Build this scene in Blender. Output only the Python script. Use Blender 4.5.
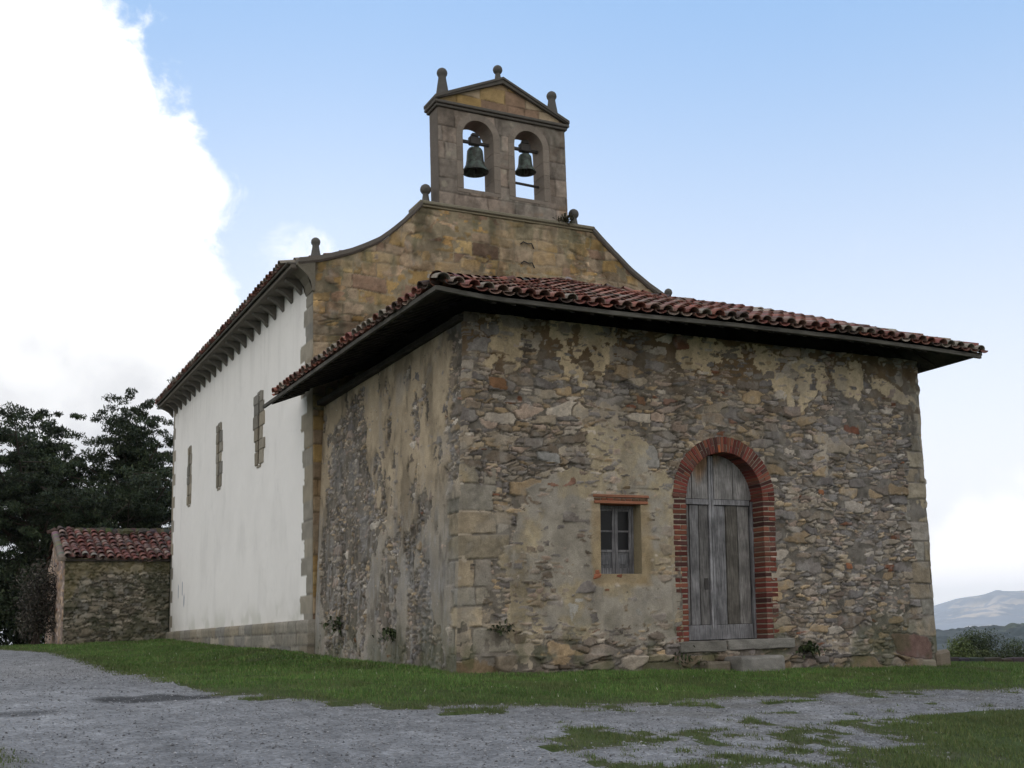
import bpy, bmesh, math, random
import numpy as np
from mathutils import Matrix, Vector
random.seed(7)
for o in list(bpy.data.objects): bpy.data.objects.remove(o)
S = bpy.context.scene
COL = S.collection
R = math.radians

# ------------------------------------------------------------------ camera
cam = bpy.data.cameras.new("camera"); camo = bpy.data.objects.new("camera", cam); COL.objects.link(camo)
cam.sensor_fit = 'HORIZONTAL'; cam.sensor_width = 36.0; cam.lens = 1135.68 / 1024 * 36.0
cam.shift_y = 46.09 / 1024; cam.clip_start = .1; cam.clip_end = 60000
_y, _p, _r = R(27.105), R(10.227), R(-1.747)
fw = Vector((math.sin(_y)*math.cos(_p), math.cos(_y)*math.cos(_p), math.sin(_p)))
r0 = Vector((math.cos(_y), -math.sin(_y), 0)); u0 = r0.cross(fw)
rr = r0*math.cos(_r) + u0*math.sin(_r); uu = -r0*math.sin(_r) + u0*math.cos(_r)
M = Matrix((rr, uu, -fw)).transposed().to_4x4(); M.translation = Vector((-6.772, -15.0, .3))
camo.matrix_world = M
S.camera = camo
S.render.resolution_x = 1024; S.render.resolution_y = 768
S.view_settings.view_transform = 'Standard'; S.view_settings.look = 'None'
S.view_settings.exposure = 0.0; S.view_settings.gamma = 1.0
S.render.engine = 'CYCLES'
S.cycles.volume_bounces = 2
S.cycles.volume_step_rate = 20

# ------------------------------------------------------------------ sky + sun
SUN_AZ, SUN_EL = 18.0, 17.0          # azimuth clockwise from +Y, behind the church
W_ = bpy.data.worlds.new("World"); S.world = W_; W_.use_nodes = True
nt = W_.node_tree; nt.nodes.clear()
class NT:
    def __init__(s, t): s.t = t
    def n(s, ty, **k):
        a = s.t.nodes.new(ty)
        for q, v in k.items(): setattr(a, q, v)
        return a
    def l(s, a, b): s.t.links.new(a, b)
    def setin(s, sock, v):
        if hasattr(v, 'is_linked') or isinstance(v, bpy.types.NodeSocket): s.l(v, sock)
        else: sock.default_value = v
    def m(s, op, a, b=0.0, c=None, clamp=False):
        q = s.n('ShaderNodeMath', operation=op, use_clamp=clamp); s.setin(q.inputs[0], a)
        if op not in ('SINE', 'ABSOLUTE', 'SQRT'): s.setin(q.inputs[1], b)
        if c is not None: s.setin(q.inputs[2], c)
        return q.outputs[0]
    def noise(s, vec, sc, det=4, rough=.55, dist=0):
        q = s.n('ShaderNodeTexNoise'); s.l(vec, q.inputs['Vector'])
        q.inputs['Scale'].default_value = sc; q.inputs['Detail'].default_value = det
        q.inputs['Roughness'].default_value = rough; q.inputs['Distortion'].default_value = dist
        return q.outputs['Fac']
    def ramp(s, fac, a, b, lo=0., hi=1.):
        q = s.n('ShaderNodeMapRange', interpolation_type='SMOOTHSTEP'); s.l(fac, q.inputs[0])
        for i, v in zip((1, 2, 3, 4), (a, b, lo, hi)): s.setin(q.inputs[i], v)
        return q.outputs[0]
    def mix(s, fac, a, b, blend='MIX'):
        q = s.n('ShaderNodeMix', data_type='RGBA', blend_type=blend)
        s.setin(q.inputs[0], fac)
        for i, v in ((6, a), (7, b)):
            if isinstance(v, tuple): q.inputs[i].default_value = (*v, 1)
            else: s.l(v, q.inputs[i])
        return q.outputs[2]
    def vm(s, op, a, b):
        q = s.n('ShaderNodeVectorMath', operation=op)
        for i, v in ((0, a), (1, b)):
            if isinstance(v, tuple): q.inputs[i].default_value = v
            else: s.l(v, q.inputs[i])
        return q
N = NT(nt)
tc = N.n('ShaderNodeTexCoord').outputs['Generated']
sky = N.n('ShaderNodeTexSky', sky_type='NISHITA'); sky.sun_disc = False
sky.sun_elevation = R(SUN_EL); sky.sun_rotation = R(SUN_AZ); sky.altitude = 200; sky.air_density = 1.0
sky.dust_density = .6; sky.ozone_density = 2.2
SKYMUL = 1.0
sep = N.n('ShaderNodeSeparateXYZ'); N.l(tc, sep.inputs[0]); el = sep.outputs[2]
def cval(v): return (v[0]/.1, v[1]/.1, v[2]/.1)
skyc = N.mix(N.ramp(el, .0, .62, .85, .80), sky.outputs[0], cval((.36, .62, 1.03)))
skyc = N.mix(N.ramp(el, -.02, .56, 1.0, .0), skyc, cval((1.14, 1.14, 1.16)))
nd = N.vm('DOT_PRODUCT', tc, (-.78, .378, -.498)).outputs['Value']
n1 = N.noise(tc, 5.0, 3, .5); n2 = N.noise(tc, 19.0, 7, .6, .3)
edge = N.m('ADD', nd, N.m('ADD', N.m('MULTIPLY', N.m('SUBTRACT', n1, .5), .13), N.m('MULTIPLY', N.m('SUBTRACT', n2, .5), .12)))
edge = N.m('MAXIMUM', edge, N.m('ADD', N.m('MULTIPLY', N.m('SUBTRACT', N.vm('DOT_PRODUCT', tc, (.262, .923, .281)).outputs['Value'], .9966), 6.0), N.m('ADD', N.m('MULTIPLY', N.m('SUBTRACT', n2, .5), .07), N.m('MULTIPLY', N.m('SUBTRACT', n1, .5), .05))))
mask = N.ramp(edge, .004, .034)
n3 = N.noise(tc, 9.0, 7, .62, .3)
low = N.ramp(N.m('ADD', el, N.m('MULTIPLY', N.m('SUBTRACT', n3, .5), .22)), .02, .11, 1., 0.)
grey = N.ramp(N.m('ADD', N.m('ADD', el, N.m('MULTIPLY', N.m('SUBTRACT', n1, .5), .25)), N.m('MULTIPLY', N.m('SUBTRACT', n2, .5), .08)), .17, .29, 1., 0.)
ccol = N.mix(grey, cval((1.3, 1.3, 1.3)), cval((.74, .75, .79)))
out = N.mix(N.m('MULTIPLY', low, .85), skyc, cval((1.55, 1.5, 1.55)))
wisp = N.ramp(N.noise(tc, 3.0, 6, .6, .6), .56, .8, 0., .35)
out = N.mix(N.m('MULTIPLY', wisp, N.ramp(el, .1, .5, 1., .1)), out, cval((.93, .95, 1.0)))
out = N.mix(mask, out, ccol)
back = N.ramp(N.m('ADD', N.vm('DOT_PRODUCT', tc, (-.35, -.93, .12)).outputs['Value'], N.m('MULTIPLY', N.m('SUBTRACT', n1, .5), .9)), -.12, .22)  # unseen bright cloud behind the camera, added to light the walls
bcol = N.mix(N.ramp(n3, .35, .65), cval((1.35, 1.30, 1.22)), cval((.92, .90, .88)))
out = N.mix(N.m('MULTIPLY', back, .92), out, bcol)
bg = N.n('ShaderNodeBackground'); bg.inputs[1].default_value = .1; N.l(out, bg.inputs[0])
wo = N.n('ShaderNodeOutputWorld'); N.l(bg.outputs[0], wo.inputs[0])

sl = bpy.data.lights.new("sun", 'SUN'); sl.energy = 1.2; sl.angle = R(12); sl.color = (1, .93, .84)
so = bpy.data.objects.new("sun", sl); COL.objects.link(so)
sd = Vector((math.sin(R(SUN_AZ))*math.cos(R(SUN_EL)), math.cos(R(SUN_AZ))*math.cos(R(SUN_EL)), math.sin(R(SUN_EL))))
so.rotation_euler = sd.to_track_quat('Z', 'Y').to_euler(); so.location = (10, 30, 20)

# ------------------------------------------------------------------ numpy noise
def hsh(i, j, s=0):
    with np.errstate(over='ignore'):
        h = (i.astype(np.int64)*374761393 + j.astype(np.int64)*668265263 + s*974634777) & 0xffffffff
        h = ((h ^ (h >> 13))*1274126177) & 0xffffffff
        h = ((h ^ (h >> 16))*2246822519) & 0xffffffff
        return ((h ^ (h >> 15)) & 0xffffff)/float(0x1000000)
def vn(u, v, s=0):
    i = np.floor(u).astype(np.int64); j = np.floor(v).astype(np.int64); a = u-i; b = v-j
    a = a*a*(3-2*a); b = b*b*(3-2*b)
    return (hsh(i, j, s)*(1-a)*(1-b)+hsh(i+1, j, s)*a*(1-b)+hsh(i, j+1, s)*(1-a)*b+hsh(i+1, j+1, s)*a*b)
def fbm(u, v, f=1., o=4, s=0, g=.5):
    t = 0; a = 1; n = 0
    for k in range(o):
        t = t+a*vn(u*f+k*17.3, v*f+k*9.1, s+k); n += a; a *= g; f *= 2.03
    return t/n
def ss(a, b, x):
    t = np.clip((x-a)/(b-a), 0, 1); return t*t*(3-2*t)
def inpoly(u, v, P):
    r = np.zeros(u.shape, bool); n = len(P)
    for k in range(n):
        x1, y1 = P[k]; x2, y2 = P[(k+1) % n]
        if y1 == y2: continue
        c = ((y1 > v) != (y2 > v)) & (u < (x2-x1)*(v-y1)/(y2-y1)+x1)
        r ^= c
    return r
PAL = np.array([(.22, .21, .20), (.30, .27, .215), (.33, .26, .165), (.15, .145, .145), (.40, .375, .33), (.25, .225, .195), (.17, .145, .115), (.30, .245, .205), (.24, .215, .17), (.20, .195, .195), (.34, .29, .21)])
def pick(h, pal, w=None):
    k = np.floor(h*len(pal)).astype(int).clip(0, len(pal)-1); return pal[k]

def cells(u, v, su, sv, seed, jit=.8, p=3.0, jy=.55):
    """rubble: rows of jittered seeds, returns F2-F1 (cell units), id hash, seed offset"""
    row0 = np.floor(v/sv)
    F1 = np.full(u.shape, 9.); F2 = np.full(u.shape, 9.); ID = np.zeros(u.shape); DX = np.zeros(u.shape); DY = np.zeros(u.shape)
    for dr in (-1, 0, 1, 2, -2):
        row = row0+dr
        off = hsh(row, row*0, seed)*7
        c0 = np.floor(u/su-off)
        for dc in (-1, 0, 1, 2, -2):
            if abs(dr) == 2 and abs(dc) == 2: continue
            c = c0+dc
            hx = hsh(c, row, seed+1); hy = hsh(c, row, seed+2); hw = hsh(c, row, seed+3)
            px = (c+off+.5+(hx-.5)*jit)*su; py = (row+.5+(hy-.5)*jy)*sv
            d = ((np.abs(u-px)/su)**p+(np.abs(v-py)/sv)**p)**(1/p) - (hw-.3)*.42
            m = d < F1
            F2 = np.where(m, F1, np.minimum(F2, d)); F1 = np.where(m, d, F1)
            ID = np.where(m, hsh(c, row, seed+4), ID); DX = np.where(m, u-px, DX); DY = np.where(m, v-py, DY)
    return F2-F1, ID, DX, DY

def rubble(u, v, seed, big=.30, small=.15, pal=PAL, thr=.70, redp=.985):
    """two-level rubble of flat, angular stones: height above mortar bed (m) and albedo"""
    wu = u+(fbm(u, v, 2.5, 3, seed+50)-.5)*.12+(fbm(u, v, 13, 3, seed+51)-.5)*.030; wv = v+(fbm(u, v*1.4, .9, 3, seed+60)-.5)*.16+(fbm(u, v, 12, 3, seed+61)-.5)*.030
    gA, iA, xA, yA = cells(wu, wv, big*1.35, big*.50, seed, .95, 7.0, .5)
    gB, iB, xB, yB = cells(wu, wv, small*1.55, small*.46, seed+20, 1.0, 6.0, .6)
    isB = (iA*7.13 % 1) < thr
    g = np.where(isB, np.minimum(gB*.9, gA*2.2+.02), gA*1.7)
    idd = np.where(isB, (iA*3.7+iB*5.1) % 1, iA)
    dx = np.where(isB, xB, xA); dy = np.where(isB, yB, yA)
    hh = (idd*91.7) % 1; h2 = (idd*57.3) % 1; h3 = (idd*23.9) % 1
    prof = ss(.02, .16, g)**.8
    h = prof*(.022+.034*hh)+prof*(dx*(h2-.5)*.34+dy*(h3-.5)*.46)
    h += prof*(fbm(u, v, 16, 4, seed+7)-.5)*.016
    c = pick((idd*13.7) % 1, pal); c = (c*.88+.12*pal.mean(0))*(.74+.98*h3)[:, None]*np.array([.98, .935, .905])
    red = ((idd*311.) % 1) > redp
    c = np.where(red[:, None], np.array([.22, .105, .065])*(.6+.6*hh)[:, None], c)
    c = c*(.62+.76*fbm(u, v, 20, 4, seed+9, .7))[:, None]*(.80+.4*fbm(u, v, 4, 4, seed+10))[:, None]
    edge = ss(.15, .04, g)*.52; c = c*(1-edge)[:, None]  # crevice shade put into the stone colour toward the joints
    l = ss(.56, .70, fbm(u, v, 7, 5, seed+11)); c = c*(1-l*.35)[:, None]+l[:, None]*.35*np.array([.36, .35, .325])
    return h, c, g

def ashlar(u, v, seed, hmin=.24, hmax=.38, wmin=.35, wmax=1.0, vmin=-1., vmax=10., pal=None, umin=-2, umax=18, rough=.02):
    rnd = np.random.RandomState(seed)
    vv = [vmin]
    while vv[-1] < vmax: vv.append(vv[-1]+rnd.uniform(hmin, hmax))
    vv = np.array(vv); wv = v+(fbm(u, v, 1.2, 2, seed+1)-.5)*.07; wu = u+(fbm(u, v, 5, 2, seed+2)-.5)*.03
    ci = np.clip(np.searchsorted(vv, wv)-1, 0, len(vv)-2)
    dv = np.minimum(wv-vv[ci], vv[ci+1]-wv)
    du = np.zeros_like(u); idd = np.zeros_like(u)
    for k in range(len(vv)-1):
        m = ci == k
        js = [umin+rnd.uniform(0, .5)]
        while js[-1] < umax: js.append(js[-1]+rnd.uniform(wmin, wmax))
        if not m.any(): continue
        js = np.array(js); w = wu[m]; b = np.clip(np.searchsorted(js, w)-1, 0, len(js)-2)
        du[m] = np.minimum(w-js[b], js[b+1]-w); idd[m] = hsh(b, b*0+k, seed)
    g = np.minimum(dv, du); hh = (idd*77.7) % 1; h2 = (idd*31.3) % 1
    prof = ss(.001, .022, g+(fbm(u, v, 20, 2, seed+3)-.5)*.012)
    h = prof*(.014+.016*hh)+prof*(fbm(u, v, 9, 4, seed+4)-.5)*rough
    c = pick((idd*13.1) % 1, pal)*(.74+.5*h2)[:, None]*(.72+.56*fbm(u, v, 11, 5, seed+5, .65))[:, None]
    c = c*(.5+.5*ss(0, .03, g+(fbm(u, v, 6, 3, seed+6)-.45)*.05))[:, None]
    return h, c, prof

# ------------------------------------------------------------------ materials
MATS = {}
def attr_mat(name, rough=.92, nscale=60., namt=.35, bump=.25, bdist=.01, spec=.25, metal=0., tint=None):
    m = bpy.data.materials.new(name); m.use_nodes = True; t = m.node_tree; t.nodes.clear(); q = NT(t)
    bs = q.n('ShaderNodeBsdfPrincipled'); o = q.n('ShaderNodeOutputMaterial'); q.l(bs.outputs[0], o.inputs[0])
    if tint is None:
        a = q.n('ShaderNodeAttribute', attribute_name='Col').outputs['Color']
    else:
        a = q.n('ShaderNodeRGB'); a.outputs[0].default_value = (*tint, 1); a = a.outputs[0]
    co = q.n('ShaderNodeTexCoord').outputs['Object']
    nz = q.noise(co, nscale, 5, .6); nz2 = q.noise(co, nscale*.13, 4, .6)
    k = q.m('ADD', q.m('MULTIPLY', q.m('SUBTRACT', nz, .5), namt*2), q.m('ADD', 1., q.m('MULTIPLY', q.m('SUBTRACT', nz2, .5), namt)))
    cc = q.n('ShaderNodeCombineColor'); [q.l(k, cc.inputs[i]) for i in range(3)]
    q.l(q.mix(1., a, cc.outputs[0], 'MULTIPLY'), bs.inputs['Base Color'])
    bs.inputs['Roughness'].default_value = rough; bs.inputs['Specular IOR Level'].default_value = spec
    bs.inputs['Metallic'].default_value = metal
    if bump:
        b = q.n('ShaderNodeBump'); b.inputs['Strength'].default_value = bump; b.inputs['Distance'].default_value = bdist
        q.l(nz, b.inputs['Height']); q.l(b.outputs[0], bs.inputs['Normal'])
    MATS[name] = m; return m
attr_mat('masonry', .95, 55, .42, .7, .012, .15)
attr_mat('plaster_white', .9, 45, .05, .3, .006, .2)
attr_mat('tile', .85, 40, .35, .5, .01, .25)
attr_mat('brick', .92, 70, .35, .5, .008, .15)
attr_mat('earth', .97, 30, .35, .5, .02, .1)
attr_mat('foliage', .65, 2., .2, 0, .01, .3)
attr_mat('bark', .95, 14, .4, .6, .03, .1, tint=(.075, .06, .05))
attr_mat('iron', .6, 60, .4, .3, .004, .4, tint=(.045, .04, .038))
attr_mat('far_land', .95, .004, .3, 0)
def wood_mat(name, base, amt=.5, vert=True):
    m = bpy.data.materials.new(name); m.use_nodes = True; t = m.node_tree; t.nodes.clear(); q = NT(t)
    bs = q.n('ShaderNodeBsdfPrincipled'); o = q.n('ShaderNodeOutputMaterial'); q.l(bs.outputs[0], o.inputs[0])
    co = q.n('ShaderNodeTexCoord').outputs['Object']
    mp = q.n('ShaderNodeMapping'); mp.inputs['Scale'].default_value = (26, 26, 1.6) if vert else (1.2, 26, 26); q.l(co, mp.inputs[0])
    g = q.noise(mp.outputs[0], 2.0, 7, .65, .3); g2 = q.noise(co, 2.2, 5, .65)
    at = q.n('ShaderNodeAttribute', attribute_name='Col').outputs['Color']
    k = q.m('MULTIPLY', q.ramp(g, .3, .7, 1-amt, 1+amt*.6), q.ramp(g2, .3, .7, .62, 1.25))
    cc = q.n('ShaderNodeCombineColor'); [q.l(k, cc.inputs[i]) for i in range(3)]
    if base is None: src = at
    else:
        src = q.n('ShaderNodeRGB'); src.outputs[0].default_value = (*base, 1); src = src.outputs[0]
    q.l(q.mix(1., src, cc.outputs[0], 'MULTIPLY'), bs.inputs['Base Color'])
    bs.inputs['Roughness'].default_value = .85; bs.inputs['Specular IOR Level'].default_value = .2
    b = q.n('ShaderNodeBump'); b.inputs['Strength'].default_value = .5; b.inputs['Distance'].default_value = .006
    q.l(g, b.inputs['Height']); q.l(b.outputs[0], bs.inputs['Normal'])
    MATS[name] = m
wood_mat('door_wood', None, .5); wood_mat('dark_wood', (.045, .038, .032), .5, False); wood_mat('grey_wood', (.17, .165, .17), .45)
wood_mat('fascia_wood', (.095, .09, .08), .4, False)
def simple(name, c, rough=.5, metal=0, spec=.5):
    m = bpy.data.materials.new(name); m.use_nodes = True; b = m.node_tree.nodes['Principled BSDF']
    b.inputs['Base Color'].default_value = (*c, 1); b.inputs['Roughness'].default_value = rough; b.inputs['Metallic'].default_value = metal
    b.inputs['Specular IOR Level'].default_value = spec; MATS[name] = m
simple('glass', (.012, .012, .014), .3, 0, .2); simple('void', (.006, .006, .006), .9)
def bronze():
    m = bpy.data.materials.new('bronze'); m.use_nodes = True; q = NT(m.node_tree); b = m.node_tree.nodes['Principled BSDF']
    co = q.n('ShaderNodeTexCoord').outputs['Object']; nz = q.noise(co, 9, 6, .65)
    q.l(q.mix(q.ramp(nz, .38, .62), (.035, .037, .033), (.085, .115, .10)), b.inputs['Base Color'])
    b.inputs['Roughness'].default_value = .6; b.inputs['Metallic'].default_value = .35; MATS['bronze'] = m
bronze()

# ------------------------------------------------------------------ object helpers
def wloc(o):
    v = Vector((0, 0, 0))
    while o is not None: v = v+o.location; o = o.parent
    return v
def mk(name, V, F, mat, parent=None, col=None, smooth=False, cf=None):
    """V (n,3) world coordinates; F (m,4)/(m,3) arrays or list of them; col per vertex, cf per face"""
    V = np.asarray(V, float)
    if isinstance(F, np.ndarray): F = [F]
    me = bpy.data.meshes.new(name)
    off = np.array(wloc(parent)) if parent else np.zeros(3)
    me.vertices.add(len(V)); me.vertices.foreach_set('co', (V-off).astype(np.float32).ravel())
    idx = np.concatenate([f.ravel() for f in F]).astype(np.int32)
    ln = np.concatenate([np.full(len(f), f.shape[1]) for f in F])
    st = np.concatenate([[0], np.cumsum(ln)[:-1]]).astype(np.int32)
    me.loops.add(len(idx)); me.loops.foreach_set('vertex_index', idx)
    me.polygons.add(len(ln)); me.polygons.foreach_set('loop_start', st)
    me.update(calc_edges=True); me.validate()
    me.polygons.foreach_set('use_smooth', np.full(len(me.polygons), bool(smooth)))
    if cf is not None:
        c = np.repeat(np.asarray(cf), ln, axis=0)
        a = me.color_attributes.new('Col', 'FLOAT_COLOR', 'CORNER'); a.data.foreach_set('color', np.c_[c, np.ones(len(c))].astype(np.float32).ravel())
    elif col is not None:
        col = np.asarray(col)
        if col.ndim == 1: col = np.tile(col, (len(V), 1))
        a = me.color_attributes.new('Col', 'FLOAT_COLOR', 'POINT'); a.data.foreach_set('color', np.c_[col, np.ones(len(col))].astype(np.float32).ravel())
    me.materials.append(MATS[mat])
    o = bpy.data.objects.new(name, me); COL.objects.link(o)
    if parent: o.parent = parent
    return o
def tag(o, label=None, cat=None, group=None, kind=None):
    if label: o['label'] = label
    if cat: o['category'] = cat
    if group: o['group'] = group
    if kind: o['kind'] = kind
    return o
def thing(name, loc, label, cat, group=None):
    o = bpy.data.objects.new(name, None); COL.objects.link(o); o.location = loc; o.empty_display_size = .3
    return tag(o, label, cat, group)
CUBE_F = np.array([(0, 3, 2, 1), (4, 5, 6, 7), (0, 1, 5, 4), (1, 2, 6, 5), (2, 3, 7, 6), (3, 0, 4, 7)])
class MB:
    def __init__(s): s.V = []; s.F3 = []; s.F4 = []; s.C = []; s.n = 0
    def add(s, V, F, c=(.2, .2, .2)):
        V = np.asarray(V, float); s.V.append(V)
        for f in F:
            (s.F4 if len(f) == 4 else s.F3).append([a+s.n for a in f])
        c = np.asarray(c, float); s.C.append(np.tile(c, (len(V), 1)) if c.ndim == 1 else c); s.n += len(V)
    def box(s, x0, x1, y0, y1, z0, z1, c=(.2, .2, .2), bev=.008, jit=0.):
        """chamfered box: 24 vertices"""
        b = min(bev, (x1-x0)*.3, (y1-y0)*.3, (z1-z0)*.3)
        V = []; idx = {}
        for i, (X, sx) in enumerate(((x0, 1), (x1, -1))):
            for j, (Y, sy) in enumerate(((y0, 1), (y1, -1))):
                for k, (Z, sz) in enumerate(((z0, 1), (z1, -1))):
                    e = [random.uniform(-jit, jit) for _ in range(3)]
                    for a in range(3):
                        p = [X+sx*b*(a != 0), Y+sy*b*(a != 1), Z+sz*b*(a != 2)]
                        idx[i, j, k, a] = len(V); V.append([p[q]+e[q] for q in range(3)])
        I = idx; F = []
        for i in (0, 1):
            f = [I[i, 0, 0, 0], I[i, 1, 0, 0], I[i, 1, 1, 0], I[i, 0, 1, 0]]; F.append(f if i else f[::-1])
            f = [I[0, i, 0, 1], I[1, i, 0, 1], I[1, i, 1, 1], I[0, i, 1, 1]]; F.append(f[::-1] if i else f)
            f = [I[0, 0, i, 2], I[1, 0, i, 2], I[1, 1, i, 2], I[0, 1, i, 2]]; F.append(f if i else f[::-1])
        for p in (0, 1):
            for q in (0, 1):
                fl = (p+q) % 2
                f = [I[0, p, q, 1], I[1, p, q, 1], I[1, p, q, 2], I[0, p, q, 2]]; F.append(f[::-1] if fl else f)
                f = [I[p, 0, q, 2], I[p, 1, q, 2], I[p, 1, q, 0], I[p, 0, q, 0]]; F.append(f[::-1] if fl else f)
                f = [I[p, q, 0, 0], I[p, q, 1, 0], I[p, q, 1, 1], I[p, q, 0, 1]]; F.append(f[::-1] if fl else f)
        for i in (0, 1):
            for j in (0, 1):
                for k in (0, 1):
                    f = [I[i, j, k, a] for a in range(3)]; F.append(f if (i+j+k) % 2 else f[::-1])
        s.add(V, F, c); return s
    def prism(s, P, a0, a1, axis='y', c=(.2, .2, .2)):
        """convex polygon P in the two other axes, extruded a0..a1"""
        n = len(P)
        def pt(p, a): return {'y': (p[0], a, p[1]), 'x': (a, p[0], p[1]), 'z': (p[0], p[1], a)}[axis]
        V = [pt(p, a0) for p in P]+[pt(p, a1) for p in P]
        cen = [np.mean([pt(p, a) for p in P], 0) for a in (a0, a1)]
        V += [tuple(cen[0]), tuple(cen[1])]
        F = [(i, (i+1) % n, n+(i+1) % n, n+i) for i in range(n)]
        F += [((i+1) % n, i, 2*n) for i in range(n)]+[(n+i, n+(i+1) % n, 2*n+1) for i in range(n)]
        s.add(V, F, c); return s
    def tube(s, pts, rad, seg=8, c=(.2, .2, .2), cap=True):
        pts = [Vector(p) for p in pts]; n = len(pts); V = []
        rad = rad if hasattr(rad, '__len__') else [rad]*n
        for i, p in enumerate(pts):
            d = (pts[min(i+1, n-1)]-pts[max(i-1, 0)]).normalized()
            a = d.cross(Vector((0, 0, 1)) if abs(d.z) < .9 else Vector((1, 0, 0))).normalized(); b = d.cross(a)
            for k in range(seg):
                t = 2*math.pi*k/seg; V.append(p+(a*math.cos(t)+b*math.sin(t))*rad[i])
        F = [(i*seg+k, i*seg+(k+1) % seg, (i+1)*seg+(k+1) % seg, (i+1)*seg+k) for i in range(n-1) for k in range(seg)]
        if cap:
            V += [pts[0], pts[-1]]; m = len(V)
            F += [((k+1) % seg, k, m-2) for k in range(seg)]+[((n-1)*seg+k, (n-1)*seg+(k+1) % seg, m-1) for k in range(seg)]
        s.add([tuple(v) for v in V], F, c); return s
    def lathe(s, cx, cy, prof, seg=16, c=(.2, .2, .2)):
        V = []; 
        for r, z in prof:
            for k in range(seg):
                t = 2*math.pi*k/seg; V.append((cx+r*math.cos(t), cy+r*math.sin(t), z))
        F = [(i*seg+k, i*seg+(k+1) % seg, (i+1)*seg+(k+1) % seg, (i+1)*seg+k) for i in range(len(prof)-1) for k in range(seg)]
        s.add(V, F, c); return s
    def build(s, name, mat, parent=None, smooth=False, fn=None):
        V = np.concatenate(s.V); C = np.concatenate(s.C)
        if fn: V = fn(V)
        F = []
        if s.F4: F.append(np.array(s.F4))
        if s.F3: F.append(np.array(s.F3))
        return mk(name, V, F, mat, parent, col=C, smooth=smooth)
def lean(V):
    V = np.array(V); V[:, 0] += .042*(V[:, 2]-2.6); return V
def skin(name, u0, u1, v0, v1, step, fn, place, mat, parent, hole=None, skirt=.3, vtop=None, post=None):
    """displaced masonry sheet; fn(u,v)->height,colour; place(u,v,h)->xyz; skirts fold the borders back"""
    nu = int((u1-u0)/step)+1; nv = int((v1-v0)/step)+1
    us = np.linspace(u0, u1, nu); vs = np.linspace(v0, v1, nv)
    U, Vv = np.meshgrid(us, vs)
    if vtop is not None:
        tt = (Vv-v0)/(v1-v0); Vv = v0+tt*(vtop(U)-v0)
    u = U.ravel(); v = Vv.ravel()
    h, c = fn(u, v)
    P = place(u, v, h)
    Ib = np.arange(nu*nv).reshape(nv, nu)
    F = np.stack([Ib[:-1, :-1], Ib[:-1, 1:], Ib[1:, 1:], Ib[1:, :-1]], -1).reshape(-1, 4)
    if hole is not None:
        cu = u[F].mean(1); cv = v[F].mean(1); F = F[~hole(cu, cv)]
    if skirt:
        border = np.concatenate([Ib[0, :], Ib[1:, -1], Ib[-1, -2::-1], Ib[-2:0:-1, 0]])
        B = place(u[border], v[border], np.full(len(border), -skirt)); n0 = len(P)
        P = np.concatenate([P, B]); c = np.concatenate([c, c[border]])
        m = len(border); k = np.arange(m); k2 = (k+1) % m
        F = np.concatenate([F, np.stack([border[k], n0+k, n0+k2, border[k2]], -1)])
    if post: P = post(P)
    return mk(name, P, F, mat, parent, col=c, smooth=True)

# ------------------------------------------------------------------ ground
def G(x, y):
    x = np.asarray(x, float); y = np.asarray(y, float)
    yy = np.clip(y, -30, 1e9)
    sp = np.log1p(np.exp(-np.clip(yy, -30, 8)/.5))*.5
    z = -.2-.085*sp
    xc = np.clip(x, -12, 40)
    f = ss(0, 8, y)*ss(1.5, -.5, x)
    z = z+(-.027*xc)*(1-f)+.02*np.clip(x, -10, 0)*f
    z = z-.016*np.clip(x-9.4, 0, 30)
    z = z+ss(4, 0, x)*.031*np.clip(y, 0, 22)
    z = z+.10*np.exp(-((x+.9)/.7)**2)*ss(5.5, 7.5, y)*ss(14, 8, y)
    z = z-ss(-.3, -1.6, x+.0*y)*ss(-2, 4, y)*ss(24, 14, y)*.06
    Sx = ss(6, 10, x)
    q = np.maximum((y-10.6)*Sx+(y-75)*(1-Sx), 0); q = np.maximum(q, np.maximum(np.abs(x)-90, -y-70))
    z = z-np.where(q > 0, np.minimum(.13*np.maximum(q, 0), 12)+78*ss(20, 620, q), 0)
    return z
def gz(x, y): return float(G(np.array([x]), np.array([y]))[0])
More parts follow.
